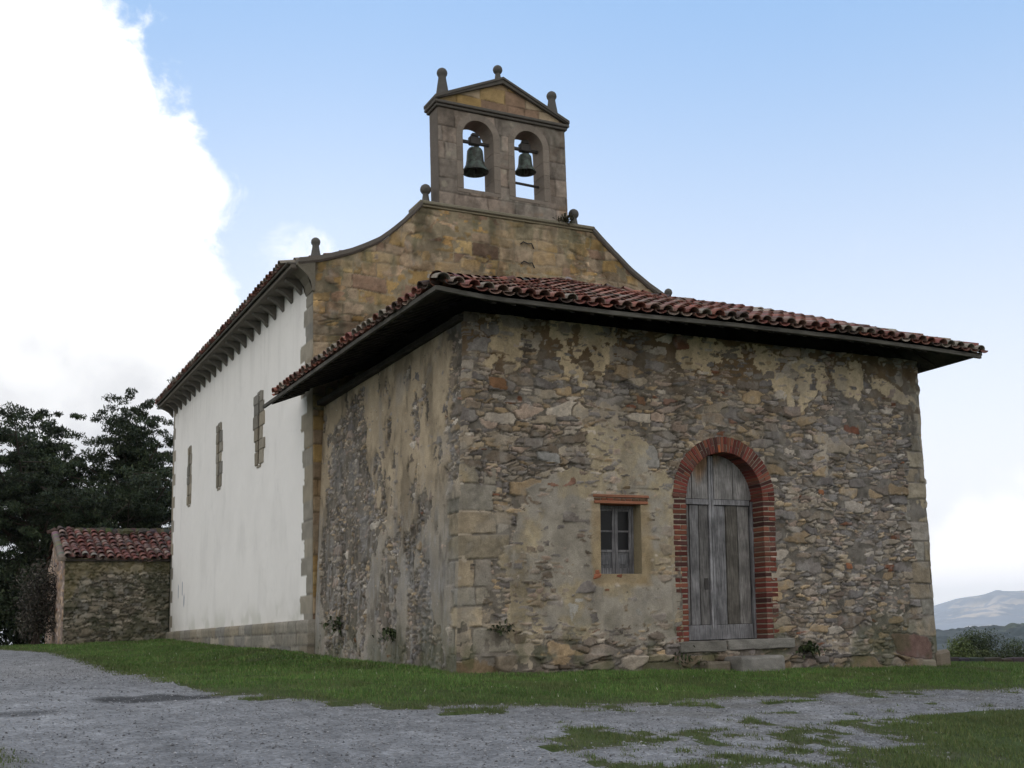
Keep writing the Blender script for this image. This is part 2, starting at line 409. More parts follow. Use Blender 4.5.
def road_mask(x, y):
    """signed: >0 inside gravel. boundary traced on the ground"""
    UP = np.array([(-30, 60), (-9, 40), (-5.4, 24), (-4.75, 17.4), (-4.25, 14.0), (-4.05, 10.7), (-4.1, 5.9), (-4.25, -.3), (-3.95, -1.4), (-3.1, -2.5), (-1.73, -3.45), (0, -3.7), (1.5, -3.55), (3.3, -3.3), (5., -3.25), (7.2, -3.4), (14, -3.3), (30, -2.6)], float)
    n = (fbm(x, y, 1.3, 4, 5)-.5)
    # upper edge as a function of x for x>-4, as function of y for the left branch
    yu = np.interp(x, [-4.1, -3.95, -3.1, -1.73, 0, 1.5, 3.3, 5, 7.2, 14, 30], [-.6, -1.4, -2.5, -3.45, -3.7, -3.55, -3.3, -3.25, -3.4, -3.3, -2.6])
    xr = np.interp(y, [-.6, .2, 4, 8.2, 12.4, 17., 18.6, 21, 24, 40, 60], [-4.1, -4.15, -3.95, -3.78, -3.78, -3.9, -4.3, -5.0, -6., -10, -26])
    a = np.where(y < -.6, yu-y, -9)          # below the edge
    b = np.where(y >= -.6, xr-x, -9)
    s = np.maximum(np.where(x > -4.1, a, np.where(y < -.6, 3., -9)), b)
    # low edge on the right: grass returns near the camera
    yl = np.interp(x, [-2.6, -1.9, -1.1, 0, 1.3, 2.75, 4.9, 9, 30], [-14, -5.75, -5.5, -5.6, -5.5, -5.35, -5.15, -5.2, -5.0])
    s2 = np.where(x > -2.6, y-yl, 5)
    xl = np.interp(y, [-12, -5.8, -5., -4.2, -3.2, 0, 10, 20, 30], [-6.75, -6.37, -6.40, -6.7, -7.3, -8.0, -9, -10, -13])
    s3 = (x-xl)*1.0
    return s, s2, s3, n
def zone(x, y):
    s, s2, s3, n = road_mask(x, y)
    fine = (fbm(x, y, 5.0, 4, 8)-.5)
    nearw = ss(9, 2, y); g1 = s+n*(.15+.35*nearw)+fine*(.1+.25*nearw)                       # >0 gravel
    # sparse weeds: patchy between
    pn = fbm(x, y*.8, 1.5, 5, 21)
    g2 = s2+ (n*1.6)
    left = np.interp(x, [-2.6, -1.5, 1.0, 3.0, 6.0], [.0, .30, .46, .70, 1.3])
    pf = fbm(x, y*.8, 6., 4, 22); patch = np.where(s2 < 0, .5*pn+.5*pf-(.565-.07*np.clip(left, 0, 1)-.24*ss(.2, 2.2, x-(-.5+(y+8)*.92))), -1)
    patch = np.maximum(patch, np.where((s2 < .8) & (x > -2.2), fbm(x, y, 3.2, 4, 33)-.66-.10*np.clip(s2, 0, 1), -1))
    patch = np.maximum(patch, np.where((s < .55) & (s > 0) & (y < -1.5), fbm(x, y*2, 2.2, 4, 37)-.64, -1))
    soft = np.maximum(np.maximum(patch, -g1*.35), -(s3+n*.8)*.3)      # >0 turf, slightly <0 thin weeds
    grav = soft < .045
    return grav, g1, soft
xs = np.unique(np.concatenate([np.arange(-14, 26, .09), 26+np.cumsum(1.12**np.arange(0, 62)*.12), -14-np.cumsum(1.12**np.arange(0, 62)*.12)]))
ys = np.unique(np.concatenate([np.arange(-10.5, 1, .07), np.arange(1, 26, .11), 26+np.cumsum(1.12**np.arange(0, 60)*.2), -10.5-np.cumsum(1.12**np.arange(0, 56)*.12)]))
xs = np.r_[-9000, xs, 9000] if xs.max() < 9000 else xs; 
GX, GY = np.meshgrid(xs, ys); gx = GX.ravel(); gy = GY.ravel(); gzv = G(gx, gy)
grav, g1, soft = zone(gx, gy)
near = (np.abs(gx) < 40) & (gy < 40) & (gy > -25)
gzv = gzv+np.where(near, (fbm(gx, gy, 2.2, 4, 3)-.5)*.05, 0)+np.where(near & ~grav, .012, 0)+np.where(near & grav, (fbm(gx, gy, 12, 3, 4)-.5)*.008, 0)
I2 = np.arange(len(gx)).reshape(GX.shape)
F = np.stack([I2[:-1, :-1], I2[:-1, 1:], I2[1:, 1:], I2[1:, :-1]], -1).reshape(-1, 4)
t1 = fbm(gx, gy, .7, 4, 12); t2 = fbm(gx, gy, 7, 3, 13); far = ss(60, 400, np.hypot(gx, gy))
cg = np.array([.05, .07, .022])*(.6+.8*t2)[:, None]+np.array([.055, .045, .02])*(ss(.5, .75, t1)*.5)[:, None]
field = hsh(np.floor((gx+gy*.4)/160), np.floor((gy-gx*.3)/130), 2)
cfar = np.array([.045, .065, .03])*(.5+1.1*field)[:, None]
cg = cg*(1-far)[:, None]+cfar*far[:, None]
# bare soil where the wall meets the grass and at gravel edges
soil = np.exp(-np.clip(np.abs(soft), 0, 9)/.05); soil = np.maximum(soil, ss(-.55, -.1, gy)*ss(-.6, 0, gx)*ss(9.9, 9.3, gx)*.8)
cg = cg*(1-soil*.7)[:, None]+np.array([.11, .095, .07])*(soil*.7)[:, None]
mk('ground', np.c_[gx, gy, gzv], F[~grav[F].all(1)], 'earth', col=cg, smooth=True); tag(bpy.data.objects['ground'], 'grassy ground around the church', kind='structure')
s2n = fbm(gx, gy, 3.0, 5, 41); s3n = fbm(gx, gy, .55, 3, 44)
cr = (np.array([.208, .209, .216])*(.50+1.0*fbm(gx, gy, 6.0, 5, 48, .7))[:, None]*(.75+.5*s2n)[:, None])*(.82+.36*s3n)[:, None]
track = np.exp(-((gx+5.3+.15*gy)/.45)**2)*.0
wet = ss(1.0, .55, np.hypot((gx+4.45)/.95, (gy+2.05)/.42)+(s2n-.5)*.9)
wet = np.maximum(wet, .6*ss(1.0, .5, np.hypot((gx+6.0)/.5, (gy+3.0)/.22)+(s2n-.5)*.8))
cr = cr*(1-.72*wet)[:, None]
dirt = np.maximum(ss(.55, .72, fbm(gx, gy*2, 1.1, 5, 47))*ss(-2.5, 1, gx), ss(-.10, .02, soft)*1.6); cr = cr*(1-dirt*.35)[:, None]+np.array([.12, .11, .085])*(dirt*.35)[:, None]
def gravel_mat():
    m = bpy.data.materials.new('gravel'); m.use_nodes = True; t = m.node_tree; q = NT(t); bs = t.nodes['Principled BSDF']
    a = q.n('ShaderNodeAttribute', attribute_name='Col').outputs['Color']; co = q.n('ShaderNodeTexCoord').outputs['Object']
    vo = q.n('ShaderNodeTexVoronoi'); vo.inputs['Scale'].default_value = 38; q.l(co, vo.inputs['Vector'])
    vo2 = q.n('ShaderNodeTexVoronoi'); vo2.inputs['Scale'].default_value = 14; q.l(co, vo2.inputs['Vector'])
    se = q.n('ShaderNodeSeparateColor'); q.l(vo.outputs['Color'], se.inputs[0])
    se2 = q.n('ShaderNodeSeparateColor'); q.l(vo2.outputs['Color'], se2.inputs[0])
    k = q.m('ADD', q.m('MULTIPLY', se.outputs[0], .55), .72)
    k = q.m('ADD', k, q.ramp(se2.outputs[1],   .93, .98, 0, .3))
    cc = q.n('ShaderNodeCombineColor'); [q.l(k, cc.inputs[i]) for i in range(3)]
    q.l(q.mix(1., a, cc.outputs[0], 'MULTIPLY'), bs.inputs['Base Color']); bs.inputs['Roughness'].default_value = .9
    bs.inputs['Specular IOR Level'].default_value = .2
    b = q.n('ShaderNodeBump'); b.inputs['Strength'].default_value = .8; b.inputs['Distance'].default_value = .015
    q.l(q.m('ADD', vo.outputs['Distance'], q.m('MULTIPLY', vo2.outputs['Distance'], .6)), b.inputs['Height']); q.l(b.outputs[0], bs.inputs['Normal'])
    MATS['gravel'] = m
gravel_mat()
o = mk('gravel_road', np.c_[gx, gy, gzv], F[grav[F].all(1)], 'gravel', col=cr, smooth=True); tag(o, 'pale grey gravel track past the church', kind='structure')

# ------------------------------------------------------------------ the porch (battered stone lean-to in front of the facade)
PW, PD, EZ = 9.36, 6.88, 5.10
porch = thing('porch', (4.7, 0, -.4), 'rubble stone porch with patchy plaster, arched door and red tiled hipped roof', 'porch')
DCX, DSP, DRI, DRO = 4.79, 2.40, .775, 1.03        # door centre, spring, inner and outer radius
PLAST = [
 [(.42, 4.2), (.49, 5.3), (.81, 5.3), (.96, 4.9), (1.02, 4.67), (.97, 4.31), (.82, 4.39), (.71, 4.57), (.56, 4.21)],
 [(1.56, 5.3), (2.86, 5.3), (2.75, 4.83), (2.48, 4.59), (2.54, 4.37), (2.31, 4.17), (2.12, 4.01), (1.99, 4.2), (1.78, 4.31), (1.58, 4.64)],
 [(3.87, 5.1), (4.5, 5.08), (5.31, 5.0), (5.28, 4.93), (4.93, 4.76), (4.8, 4.72), (4.69, 4.4), (4.52, 4.52), (4.33, 4.71), (4.1, 4.66), (3.91, 4.76)],
 [(5.42, 5.09), (5.83, 5.0), (6.41, 4.96), (7.14, 4.99), (7.13, 4.4), (6.83, 4.16), (6.55, 4.0), (6.31, 3.9), (6.03, 4.11), (5.86, 4.21), (5.55, 4.6), (5.39, 4.77)],
 [(7.26, 4.78), (7.94, 4.9), (7.9, 4.55), (7.72, 4.26), (7.54, 4.28), (7.23, 4.5)],
 [(8.15, 4.64), (8.73, 4.63), (9.2, 4.6), (9.1, 4.33), (8.81, 4.3), (8.46, 4.38), (8.17, 4.44)]]
PLAST2 = [(2.2, 3.42), (3.13, 3.50), (3.28, 3.11), (3.39, 2.8), (3.76, 2.68), (3.86, 2.03), (3.8, .05), (2.63, .1), (2.02, .12), (.92, .15), (.75, .3), (.95, .8), (.7, 1.39), (.95, 1.98), (1.35, 2.44), (1.7, 2.64), (2.2, 2.78)]
QU = np.array([(.39, .33, .225), (.36, .315, .235), (.33, .30, .255), (.41, .345, .25), (.30, .28, .235)])*.9
def front_fn(u, v):
    h, c, g = rubble(u, v, 100)
    bed = fbm(u, v, 18, 3, 140)*.006
    mort = np.array([.22, .20, .17])*(.35+.95*fbm(u, v, 9, 4, 141))[:, None]
    # ochre muddy mortar, with the eave shadow painted into its dark brown
    mud_shade = ss(3.9, 4.9, v+(fbm(u, v, 1.5, 4, 142)-.5)*1.2)
    mort = mort*(1-mud_shade)[:, None]+np.array([.19, .13, .075])*(.55+.8*fbm(u, v, 6, 4, 143))[:, None]*mud_shade[:, None]
    fill = bed+.007+.006*ss(4, 7, u)+.020*ss(.52, .66, fbm(u, v, 1.3, 5, 150))+.030*mud_shade*fbm(u, v, 2.5, 4, 151)
    # coarse stones at the foot
    hb, cb, gb = rubble(u, v, 300, big=.50, small=.24, thr=.45, redp=2)
    fo = v < (.02-.03*u+.06*(fbm(u, v, 2, 2, 5)-.5))
    h = np.where(fo, hb*1.2+.010, h); c = np.where(fo[:, None], cb*.8, c)
    # corner quoins
    ha, ca, pa = ashlar(u, v, 33, .27, .40, .55, 1.05, -1.2, 6., QU, -2.0, 14)
    row = np.floor((v+1.)/.34); ql = .52+.42*hsh(row, row*0, 77); qr = .42+.30*hsh(row, row*0+3, 78)
    eu = (fbm(u, v, 6, 3, 79)-.5)*.12
    ok = fbm(u, v, 1.9, 4, 80) > .36; L = (u+eu < ql) & (v < 2.7+eu*9) & ok; Rr = (u+eu > PW-qr*(1.-.35*(hsh(row, row*0+5, 81) > .6))) & (v < 4.9)
    q = (L | Rr) & ~(fo & (u < 8))
    ha = ha*1.2+.006+(fbm(u, v, 7, 5, 82, .6)-.5)*.035; ca = ca*(.55+.9*fbm(u, v, 4.5, 6, 83, .65))[:, None]; gq = ss(.45, .6, fbm(u, v, 2.2, 5, 84))*.6; ca = ca*(1-gq)[:, None]+gq[:, None]*np.array([.30, .285, .25])*(.6+.8*fbm(u, v, 15, 4, 85))[:, None]
    h = np.where(q, ha, h); c = np.where(q[:, None], ca, c)
    # a few remembered stones
    for (a, b, w, t, col) in ((8.78, -.10, .44, .20, (.185, .12, .10)), (.62, 4.05, .15, .09, (.28, .16, .09)), (7.62, 3.72, .18, .07, (.19, .085, .055)), (3.18, 3.95, .08, .07, (.27, .16, .10)), (6.85, 2.57, .06, .04, (.33, .15, .08)), (7.4, 1.3, .07, .05, (.33, .15, .08)), (1.95, .62, .20, .20, (.42, .41, .38)), (2.55, .60, .24, .17, (.44, .42, .38)), (3.1, .62, .12, .12, (.36, .35, .32)), (3.25, 3.05, .24, .17, (.33, .32, .30)), (1.5, 2.95, .2, .07, (.34, .34, .33))):
        d = (np.abs((u-a+(fbm(u, v, 4+a, 3, int(a*9))-.5)*.34*w+(v-b)*.2)/w)**6+np.abs((v-b+(fbm(u, v, 5, 3, int(a*7))-.5)*.5*t+(u-a)*.12)/t)**6)
        m = d < 1; pr = ss(1, .7, d)
        h = np.where(m, .006+pr*.03+(fbm(u, v, 14, 3, 3)-.5)*.008, np.where(d < 1.35, np.minimum(h, .004), h)); c = np.where(m[:, None], np.array(col)*(.60+.8*fbm(u, v, 14, 5, 6, .65))[:, None], c)
    # plaster
    nu = u+(fbm(u, v, 2.4, 5, 160)-.5)*.5+(fbm(u, v, 11, 4, 161)-.5)*.16; nv = v+(fbm(u, v, 2.0, 5, 170)-.5)*.5+(fbm(u, v, 11, 4, 162)-.5)*.16
    pl = np.zeros(u.shape, bool)
    for P in PLAST: pl |= inpoly(nu, nv, P)
    pl &= (fbm(u, v, 3.6, 5, 171) > .385)
    pl2 = inpoly(nu, nv, PLAST2)
    thin = fbm(u, v, 1.6, 5, 172)
    pc = np.array([.58, .475, .32])*(.74+.5*fbm(u, v, 2.2, 5, 173))[:, None]*(.8+.4*fbm(u, v, 22, 3, 174))[:, None]
    pc2 = np.array([.39, .335, .235])*(.45+1.1*fbm(u, v*.8, 2.2, 7, 175, .65))[:, None]*(.8+.4*fbm(u, v, 22, 3, 174))[:, None]
    gr = ss(.46, .60, fbm(u, v, 1.5, 7, 176, .62)+.12*ss(1.6, .4, v)); pc2 = pc2*(1-gr*.75)[:, None]+np.array([.35, .335, .305])*(gr*.75)[:, None]*(.7+.6*fbm(u, v, 8, 4, 178))[:, None]
    wl = ss(.60, .68, fbm(u, v, 13, 4, 179)); pc2 = pc2*(1-.35*wl)[:, None]+.35*wl[:, None]*np.array([.36, .34, .29])
    fill = np.where(pl, .041+.006*fbm(u, v, 5, 3, 180), fill); fill = np.where(pl2 & ~pl & (v > .1), .041+.060*(thin-.46)+.004*fbm(u, v, 12, 3, 181)-.02*ss(.75, .25, v)*ss(.45, .6, thin), fill)
    # scattered smears elsewhere
    sm = ss(.66, .69, fbm(u, v, 1.9, 5, 190)); fill = np.maximum(fill, np.where(v > .3, sm*.027, 0))
    mort = np.where(pl[:, None], pc, np.where(pl2[:, None], pc2, mort))
    smc = np.array([.40, .35, .28])*(.65+.7*fbm(u, v, 5, 4, 191))[:, None]
    mort = np.where((~pl & ~pl2 & (sm > .3))[:, None], smc, mort)
    top = fill > h
    h2 = np.maximum(h, fill); c = np.where(top[:, None], mort, c)
    # window surround of smooth ochre render
    dx = np.maximum(np.abs(u-2.76)-.38, 0); dz = np.maximum(np.abs(v-1.72)-.54, 0); dw = np.maximum(dx, dz)
    ring = ss(.21, .12, dw+(fbm(u, v, 5, 3, 195)-.5)*.1)*(v < 2.3)
    h2 = h2*(1-ring)+.042*ring; c = c*(1-.8*ring)[:, None]+.8*ring[:, None]*np.array([.36, .285, .175])*(.65+.7*fbm(u, v, 6, 5, 196, .6))[:, None]
    cl = np.maximum(ss(1.13, 1.06, np.hypot(u-DCX, np.maximum(v-DSP, 0)))*(v > DSP-.01), ss(1.13, 1.06, np.abs(u-DCX))*(v < DSP)*(v > .1)); h2 = np.where(cl > 0, np.minimum(h2, .026+.04*(1-cl)), h2)
    cl = ss(.30, .22, np.maximum(np.abs(u-2.78)-.36, (np.abs(v-2.34)-.05)*2)); h2 = np.where(cl > .3, np.minimum(h2, .034), h2)
    # weathering with a shape of its own: rain-dark streaks, grey lichen, green foot
    st = ss(.50, .70, fbm(u*2.2, v*.8, 1.4, 5, 200))*.22; c = c*(1-st)[:, None]
    li = ss(.58, .75, fbm(u, v, 2.7, 5, 210))*.25; c = c*(1-li)[:, None]+li[:, None]*np.array([.33, .32, .30])
    c = c*np.array([.95, .915, .895])*(1+.07*ss(4.5, 7.5, u)[:, None]*np.array([-.5, .0, 1.]))
    mo = ss(.9, -.2, v)*ss(.5, .62, fbm(u, v, 2.1, 4, 220))*.5; c = c*(1-mo)[:, None]+mo[:, None]*np.array([.07, .085, .035])
    return h2, c
def front_place(u, v, h):
    cr = ss(.14, 0, u)+ss(PW-.14, PW, u)
    row = v*3.0
    ex = (fbm(u*0+1, v, 3.0, 3, 401)-.5)*.05
    x = u+.06*ss(.6, 0, u)+np.where(u < 1, ss(.3, 0, u)*(-ex*.6), 0)+ss(PW-.3, PW, u)*ex
    hh = h*(1-.7*cr)
    return np.c_[x, -hh-.012*(2.6-v)*.6, v]
def front_hole(u, v):
    w = (np.abs(u-2.76) < .375) & (v > 1.18) & (v < 2.26)
    d = (np.abs(u-DCX) < .90) & (v < DSP) & (v > .06)
    a = (np.hypot(u-DCX, v-DSP) < .90) & (v >= DSP)
    return w | d | a
skin('front_wall', 0, PW, -.75, 5.12, .0155, front_fn, front_place, 'masonry', porch, front_hole, .30, post=lean)
LSTONE = [[(6.54, 4.3), (5.4, 4.6), (4.7, 5.0), (4.3, 4.94), (4.38, 4.04), (3.76, 3.22), (3.64, 1.98), (3.81, .97), (4.35, .04), (6.2, .03), (6.4, 1.86)],
          [(2.9, 2.1), (2.35, 2.21), (2.28, 1.55), (2.62, .92), (2.78, .12), (3.34, .12)], [(2.04, .9), (1.31, 1.48), (.83, .85), (.62, -.1), (2.21, -.12)], [(-.2, 5.2), (.5, 5.2), (.62, 3.9), (.25, 2.6), (-.2, 2.4)]]
def side_fn(u, v):
    pal = PAL*np.array([.92, .92, .94])
    h, c, g = rubble(u, v, 500, .24, .12, pal, .8, .998)
    nu = u+(fbm(u, v, 1.8, 6, 510, .6)-.5)*1.1; nv = v+(fbm(u, v, 1.8, 6, 520, .6)-.5)*1.2
    st = np.zeros(u.shape, bool)
    for P in LSTONE: st |= inpoly(nu, nv, P)
    st |= fbm(u*1.4, v*.8, 1.6, 6, 530, .6) > .64
    t = fbm(u, v, 1.6, 4, 531)
    fill = np.where(st, .024+.020*ss(.4, .65, t), .052+.010*fbm(u, v, 4, 4, 532))
    up = ss(1.4, 3.2, v+(fbm(u, v, .9, 4, 533)-.5)*1.6)
    pc = (np.array([.41, .335, .24])*up[:, None]+np.array([.30, .27, .23])*(1-up)[:, None])*(.60+.75*fbm(u, v*.8, 2.0, 6, 534, .6))[:, None]  # plaster tone lowered; this wall's shade is put into the colour
    mort = np.where(st[:, None], np.array([.17, .15, .125])*(.55+.8*fbm(u, v, 8, 4, 535))[:, None], pc)
    c = np.where((fill > h)[:, None], mort, c); h = np.maximum(h, fill)
    ha, ca, pa = ashlar(u, v, 33, .27, .40, .55, 1.05, -1.2, 6., QU*.9, -2.0, 14)
    row = np.floor((v+1.)/.34); ql = .22+.30*hsh(row, row*0, 70); q = (u+(fbm(u, v, 6, 3, 79)-.5)*.1 < ql) & (v < 2.3)
    h = np.where(q, ha+.012, h); c = np.where(q[:, None], ca, c)
    sk = ss(.45, .68, fbm(u*2.0, v*.9, 1.6, 6, 540, .6))*.42; c = c*(1-sk)[:, None]
    li = ss(.55, .72, fbm(u, v*.6, 2.6, 5, 541))*.35; c = c*(1-li)[:, None]+li[:, None]*np.array([.27, .265, .265])
    wl = ss(.54, .68, fbm(u*2.2, v*.55, 5, 6, 542, .65))*ss(3.4, 1.2, v)*.5; c = c*(1-wl)[:, None]+wl[:, None]*np.array([.33, .325, .32])
    mo = ss(1., -.2, v)*ss(.45, .6, fbm(u, v, 1.7, 4, 543))*.5; c = c*(1-mo)[:, None]+mo[:, None]*np.array([.06, .075, .03])
    return h, c
skin('side_wall', 0, PD-.02, -.75, 5.12, .02, side_fn, lambda u, v, h: np.c_[-h*(1-.7*ss(.14, 0, u))+.095, u-.012*.6*(2.6-v)*ss(.3, 0, u), v], 'masonry', porch, None, .30, post=lean)
def plainrub(seed, pal=PAL):
    def f(u, v):
        h, c, g = rubble(u, v, seed, .36, .18, pal); fill = .006+.01*fbm(u, v, 2, 3, seed+1)
        mo = np.array([.2, .18, .14])*(.6+.7*fbm(u, v, 7, 3, seed+2))[:, None]
        return np.maximum(h, fill), np.where((fill > h)[:, None], mo, c)
    return f
skin('right_wall', 0, PD, -1.1, 5.1, .06, plainrub(700), lambda u, v, h: np.c_[PW+h-.03, u, v], 'masonry', porch, None, .3, post=lean)

# door surround: brick jambs and arch
BR = [(.19, .058, .045), (.15, .048, .04), (.22, .072, .052), (.10, .045, .04), (.17, .08, .062), (.24, .09, .06), (.13, .06, .052), (.20, .055, .045)]
random.seed(3)
mb = MB(); mo = MB()
pitch = .084
z = .12; k = 0
while z < DSP-.01:
    h = .064
    for sd_ in (-1, 1):
        xi = DCX+sd_*DRI; xo = DCX+sd_*DRO; a, b = sorted((xi, xo)); w = b-a
        cuts = [a, b] if k % 2 == 0 else [a, a+w*random.uniform(.42, .55), b]
        for p, q in zip(cuts, cuts[1:]):
            e = random.uniform(-.012, .012) if (q == b and sd_ == 1) or (p == a and sd_ == -1) else 0
            c = random.choice(BR); f = random.uniform(.55, 1.1)
            mb.box(p+.005+(e if sd_ == -1 and p == a else 0), q-.005+(e if sd_ == 1 and q == b else 0), -.040+random.uniform(-.006, .006), .30, z, z+h, [f*v for v in c], .006, .003)
    z += pitch; k += 1
mo.box(DCX-DRO+.008, DCX-DRI-.016, -.030, .31, .08, DSP, (.30, .27, .215), .004)
mo.box(DCX+DRI+.016, DCX+DRO-.008, -.030, .31, .08, DSP, (.30, .27, .215), .004)
nb = 44
for i in range(nb):
    t0 = math.pi*i/nb; t1 = math.pi*(i+1)/nb; g_ = .0055
    c = random.choice(BR); f = random.uniform(.55, 1.1)
    if i == 23: c = (.40, .12, .05); f = 1
    segs = [(DRI, DRO)] if i % 2 == 0 else [(DRI, DRI+(DRO-DRI)*.48), (DRI+(DRO-DRI)*.52, DRO+random.uniform(-.01, .012))]
    for r1, r2 in segs:
        P = []
        for (r_, t_) in ((r1, t0+g_/r1), (r2, t0+g_*1.6/r2), (r2, t1-g_*1.6/r2), (r1, t1-g_/r1)): P.append((DCX+r_*math.cos(t_), DSP+r_*math.sin(t_)))
        cc_ = random.choice(BR) if r1 > DRI else c
        mb.prism(P, -.040+random.uniform(-.006, .006), .30, 'y', [f*v for v in cc_])
for i in range(48):
    t0 = math.pi*i/48; t1 = math.pi*(i+1)/48
    P = [(DCX+r_*math.cos(t_), DSP+r_*math.sin(t_)) for r_, t_ in ((DRI+.016, t0), (DRO-.006, t0), (DRO-.006, t1), (DRI+.016, t1))]
    mo.prism(P, -.030, .31, 'y', (.30, .27, .215))
arch = mb.build('brick_arch', 'brick', porch, fn=lean)
mo.build('mortar', 'masonry', arch, fn=lean)

# door: two weathered leaves with boards, rails, fixed upper boards
YD = .27
def wcol(f=1., b=0.): return np.array([.235, .232, .245])*f+np.array([.02, .01, -.01])*b
random.seed(5)
door = MB()
# backing following the arch
P = [(DCX-DRI-.05, .13), (DCX+DRI+.05, .13), (DCX+DRI+.05, DSP)]+[(DCX+(DRI+.05)*math.cos(t*math.pi/16), DSP+(DRI+.05)*math.sin(t*math.pi/16)) for t in range(1, 16)]+[(DCX-DRI-.05, DSP)]
door.prism(P, YD+.035, YD+.07, 'y', (.05, .05, .055))
dobj = door.build('door', 'door_wood', porch, fn=lean); dobj['label'] = 'weathered grey double plank door'
def boards(name, x0, x1, z0, z1, n, par, arch_top=False, fcol=None):
    m = MB(); w = (x1-x0)/n
    for i in range(n):
        a = x0+i*w+.008; b = x0+(i+1)*w-.008; f = random.uniform(.45, .95); zt = z1
        cc = wcol(f, random.uniform(0, 1))
        if arch_top:
            za = DSP+math.sqrt(max(.001, (DRI+.03)**2-(a-DCX)**2)); zb = DSP+math.sqrt(max(.001, (DRI+.03)**2-(b-DCX)**2))
            cc = wcol(random.uniform(1.05, 1.35), 1)
            n_ = 7; k_ = 9; V = []; Fq = []
            for q_ in range(k_):
                for t in range(n_):
                    xx = a+(b-a)*t/(n_-1); zt_ = DSP+math.sqrt(max(.0005, (DRI+.03)**2-(xx-DCX)**2)); V.append((xx, YD, z0+(zt_-z0)*q_/(k_-1)))
            Fq = [(q_*n_+t, q_*n_+t+1, (q_+1)*n_+t+1, (q_+1)*n_+t) for q_ in range(k_-1) for t in range(n_-1)]
            o_ = len(V)
            for q_ in range(k_): V += [(V[q_*n_][0], YD+.034, V[q_*n_][2]), (V[q_*n_+n_-1][0], YD+.034, V[q_*n_+n_-1][2])]
            for q_ in range(k_-1): Fq += [(q_*n_, (q_+1)*n_, o_+2*q_+2, o_+2*q_), ((q_+1)*n_-1, (q_+2)*n_-1, o_+2*q_+3, o_+2*q_+1)]
            Vc = np.tile(cc, (len(V), 1))
            for q_, v_ in enumerate(V):   # rusty run-off stain from the crown of the arch
                e_ = (v_[2]-DSP-.25-.9*abs(v_[0]-(DCX-.33)))/.22+.9*math.sin(v_[0]*17)*.3; sst = max(0, min(1, e_)) if v_[0] < DCX+.35 else 0
                Vc[q_] = Vc[q_]*(1-.85*sst)+np.array([.36, .21, .11])*.85*sst
            m.add(V, Fq, Vc)
        else:
            m.box(a, b, YD+random.uniform(-.003, .004), YD+.034, z0, z1, cc, .004)
    o_ = m.build(name, 'door_wood', par, fn=lean); return o_
x0, x1 = DCX-DRI, DCX+DRI
boards('plank_panel', x0+.07, DCX-.13, .37, 2.32, 3, dobj); boards('plank_panel', DCX-.02, x1-.06, .37, 2.32, 3, dobj)
boards('upper_panel', x0-.02, DCX-.10, DSP+.03, 3.1, 2, dobj, True); boards('upper_panel', DCX+.0, x1+.02, DSP+.03, 3.1, 2, dobj, True)
m = MB()
for a, b, c1, z0_, z1_ in ((x0-.03, x0+.065, .9, .13, DSP), (DCX-.125, DCX-.075, 1.25, .13, 3.15), (DCX-.068, DCX-.025, 1.05, .13, 3.15), (x1-.035, x1+.03, .95, .13, DSP)):
    m.box(a, b, YD-.028, YD+.034, z0_, z1_, wcol(c1), .004)
m.box(x0+.066, DCX-.126, YD-.022, YD+.034, .13, .365, wcol(1.05), .004); m.box(DCX-.024, x1-.056, YD-.022, YD+.034, .13, .365, wcol(1.1), .004)
m.box(x0+.066, DCX-.126, YD-.026, YD+.034, 2.33, DSP+.02, wcol(1.2), .004); m.box(DCX-.024, x1-.056, YD-.026, YD+.034, 2.33, DSP+.02, wcol(1.2), .004)
m.build('door_frame', 'door_wood', dobj, fn=lean)
m = MB(); m.box(DCX-.235, DCX-.16, YD-.012, YD, .94, 1.12, (.05, .05, .055), .004); m.build('lock_plate', 'iron', dobj, fn=lean)
# steps
random.seed(9)
stp = thing('doorstep', (4.9, -.4, -.35), 'rough grey stone block set as a step in the grass below the arched door', 'step')
def slab(x0, x1, y0, y1, z0, z1, seed, c, nm, par, rot=0):
    n = 14; m_ = []
    bm = bmesh.new(); bmesh.ops.create_cube(bm, size=1)
    bmesh.ops.subdivide_edges(bm, edges=bm.edges[:], cuts=10, use_grid_fill=True)
    for v in bm.verts:
        p = v.co*2
        q = Vector([math.copysign(abs(t)**.92, t) for t in p])
        x = x0+(x1-x0)*(q.x*.5+.5); y = y0+(y1-y0)*(q.y*.5+.5); z = z0+(z1-z0)*(q.z*.5+.5)
        ln = max(abs(p.x), abs(p.y), abs(p.z))
        cnt = sum(abs(t) > .95 for t in p)
        sh = .012*(cnt-1) if cnt > 1 else 0
        nn = fbm(np.array([x*1.+z*.7]), np.array([y+z*1.3]), 5, 4, seed)[0]-.5
        v.co = Vector((x-math.copysign(sh, p.x)*(abs(p.x) > .95), y-math.copysign(sh, p.y)*(abs(p.y) > .95)+nn*.03, z-math.copysign(sh, p.z)*(abs(p.z) > .95)+nn*.025))
    me = np.array([v.co[:] for v in bm.verts]); Fq = np.array([[v.index for v in f.verts] for f in bm.faces]); bm.free()
    cc = np.array(c)*(.35+1.1*fbm(me[:, 0]*1.0+me[:, 2], me[:, 1]+me[:, 2], 6, 5, seed+4, .65))[:, None]
    return mk(nm, me, Fq, 'masonry', par, col=cc)
slab(4.46, 5.32, -.62, -.13, -.62, -.135, 61, (.235, .225, .21), 'step_block', stp)
slab(4.0, 4.44, -.38, -.12, -.62, -.20, 62, (.19, .165, .13), 'step_stone', stp)

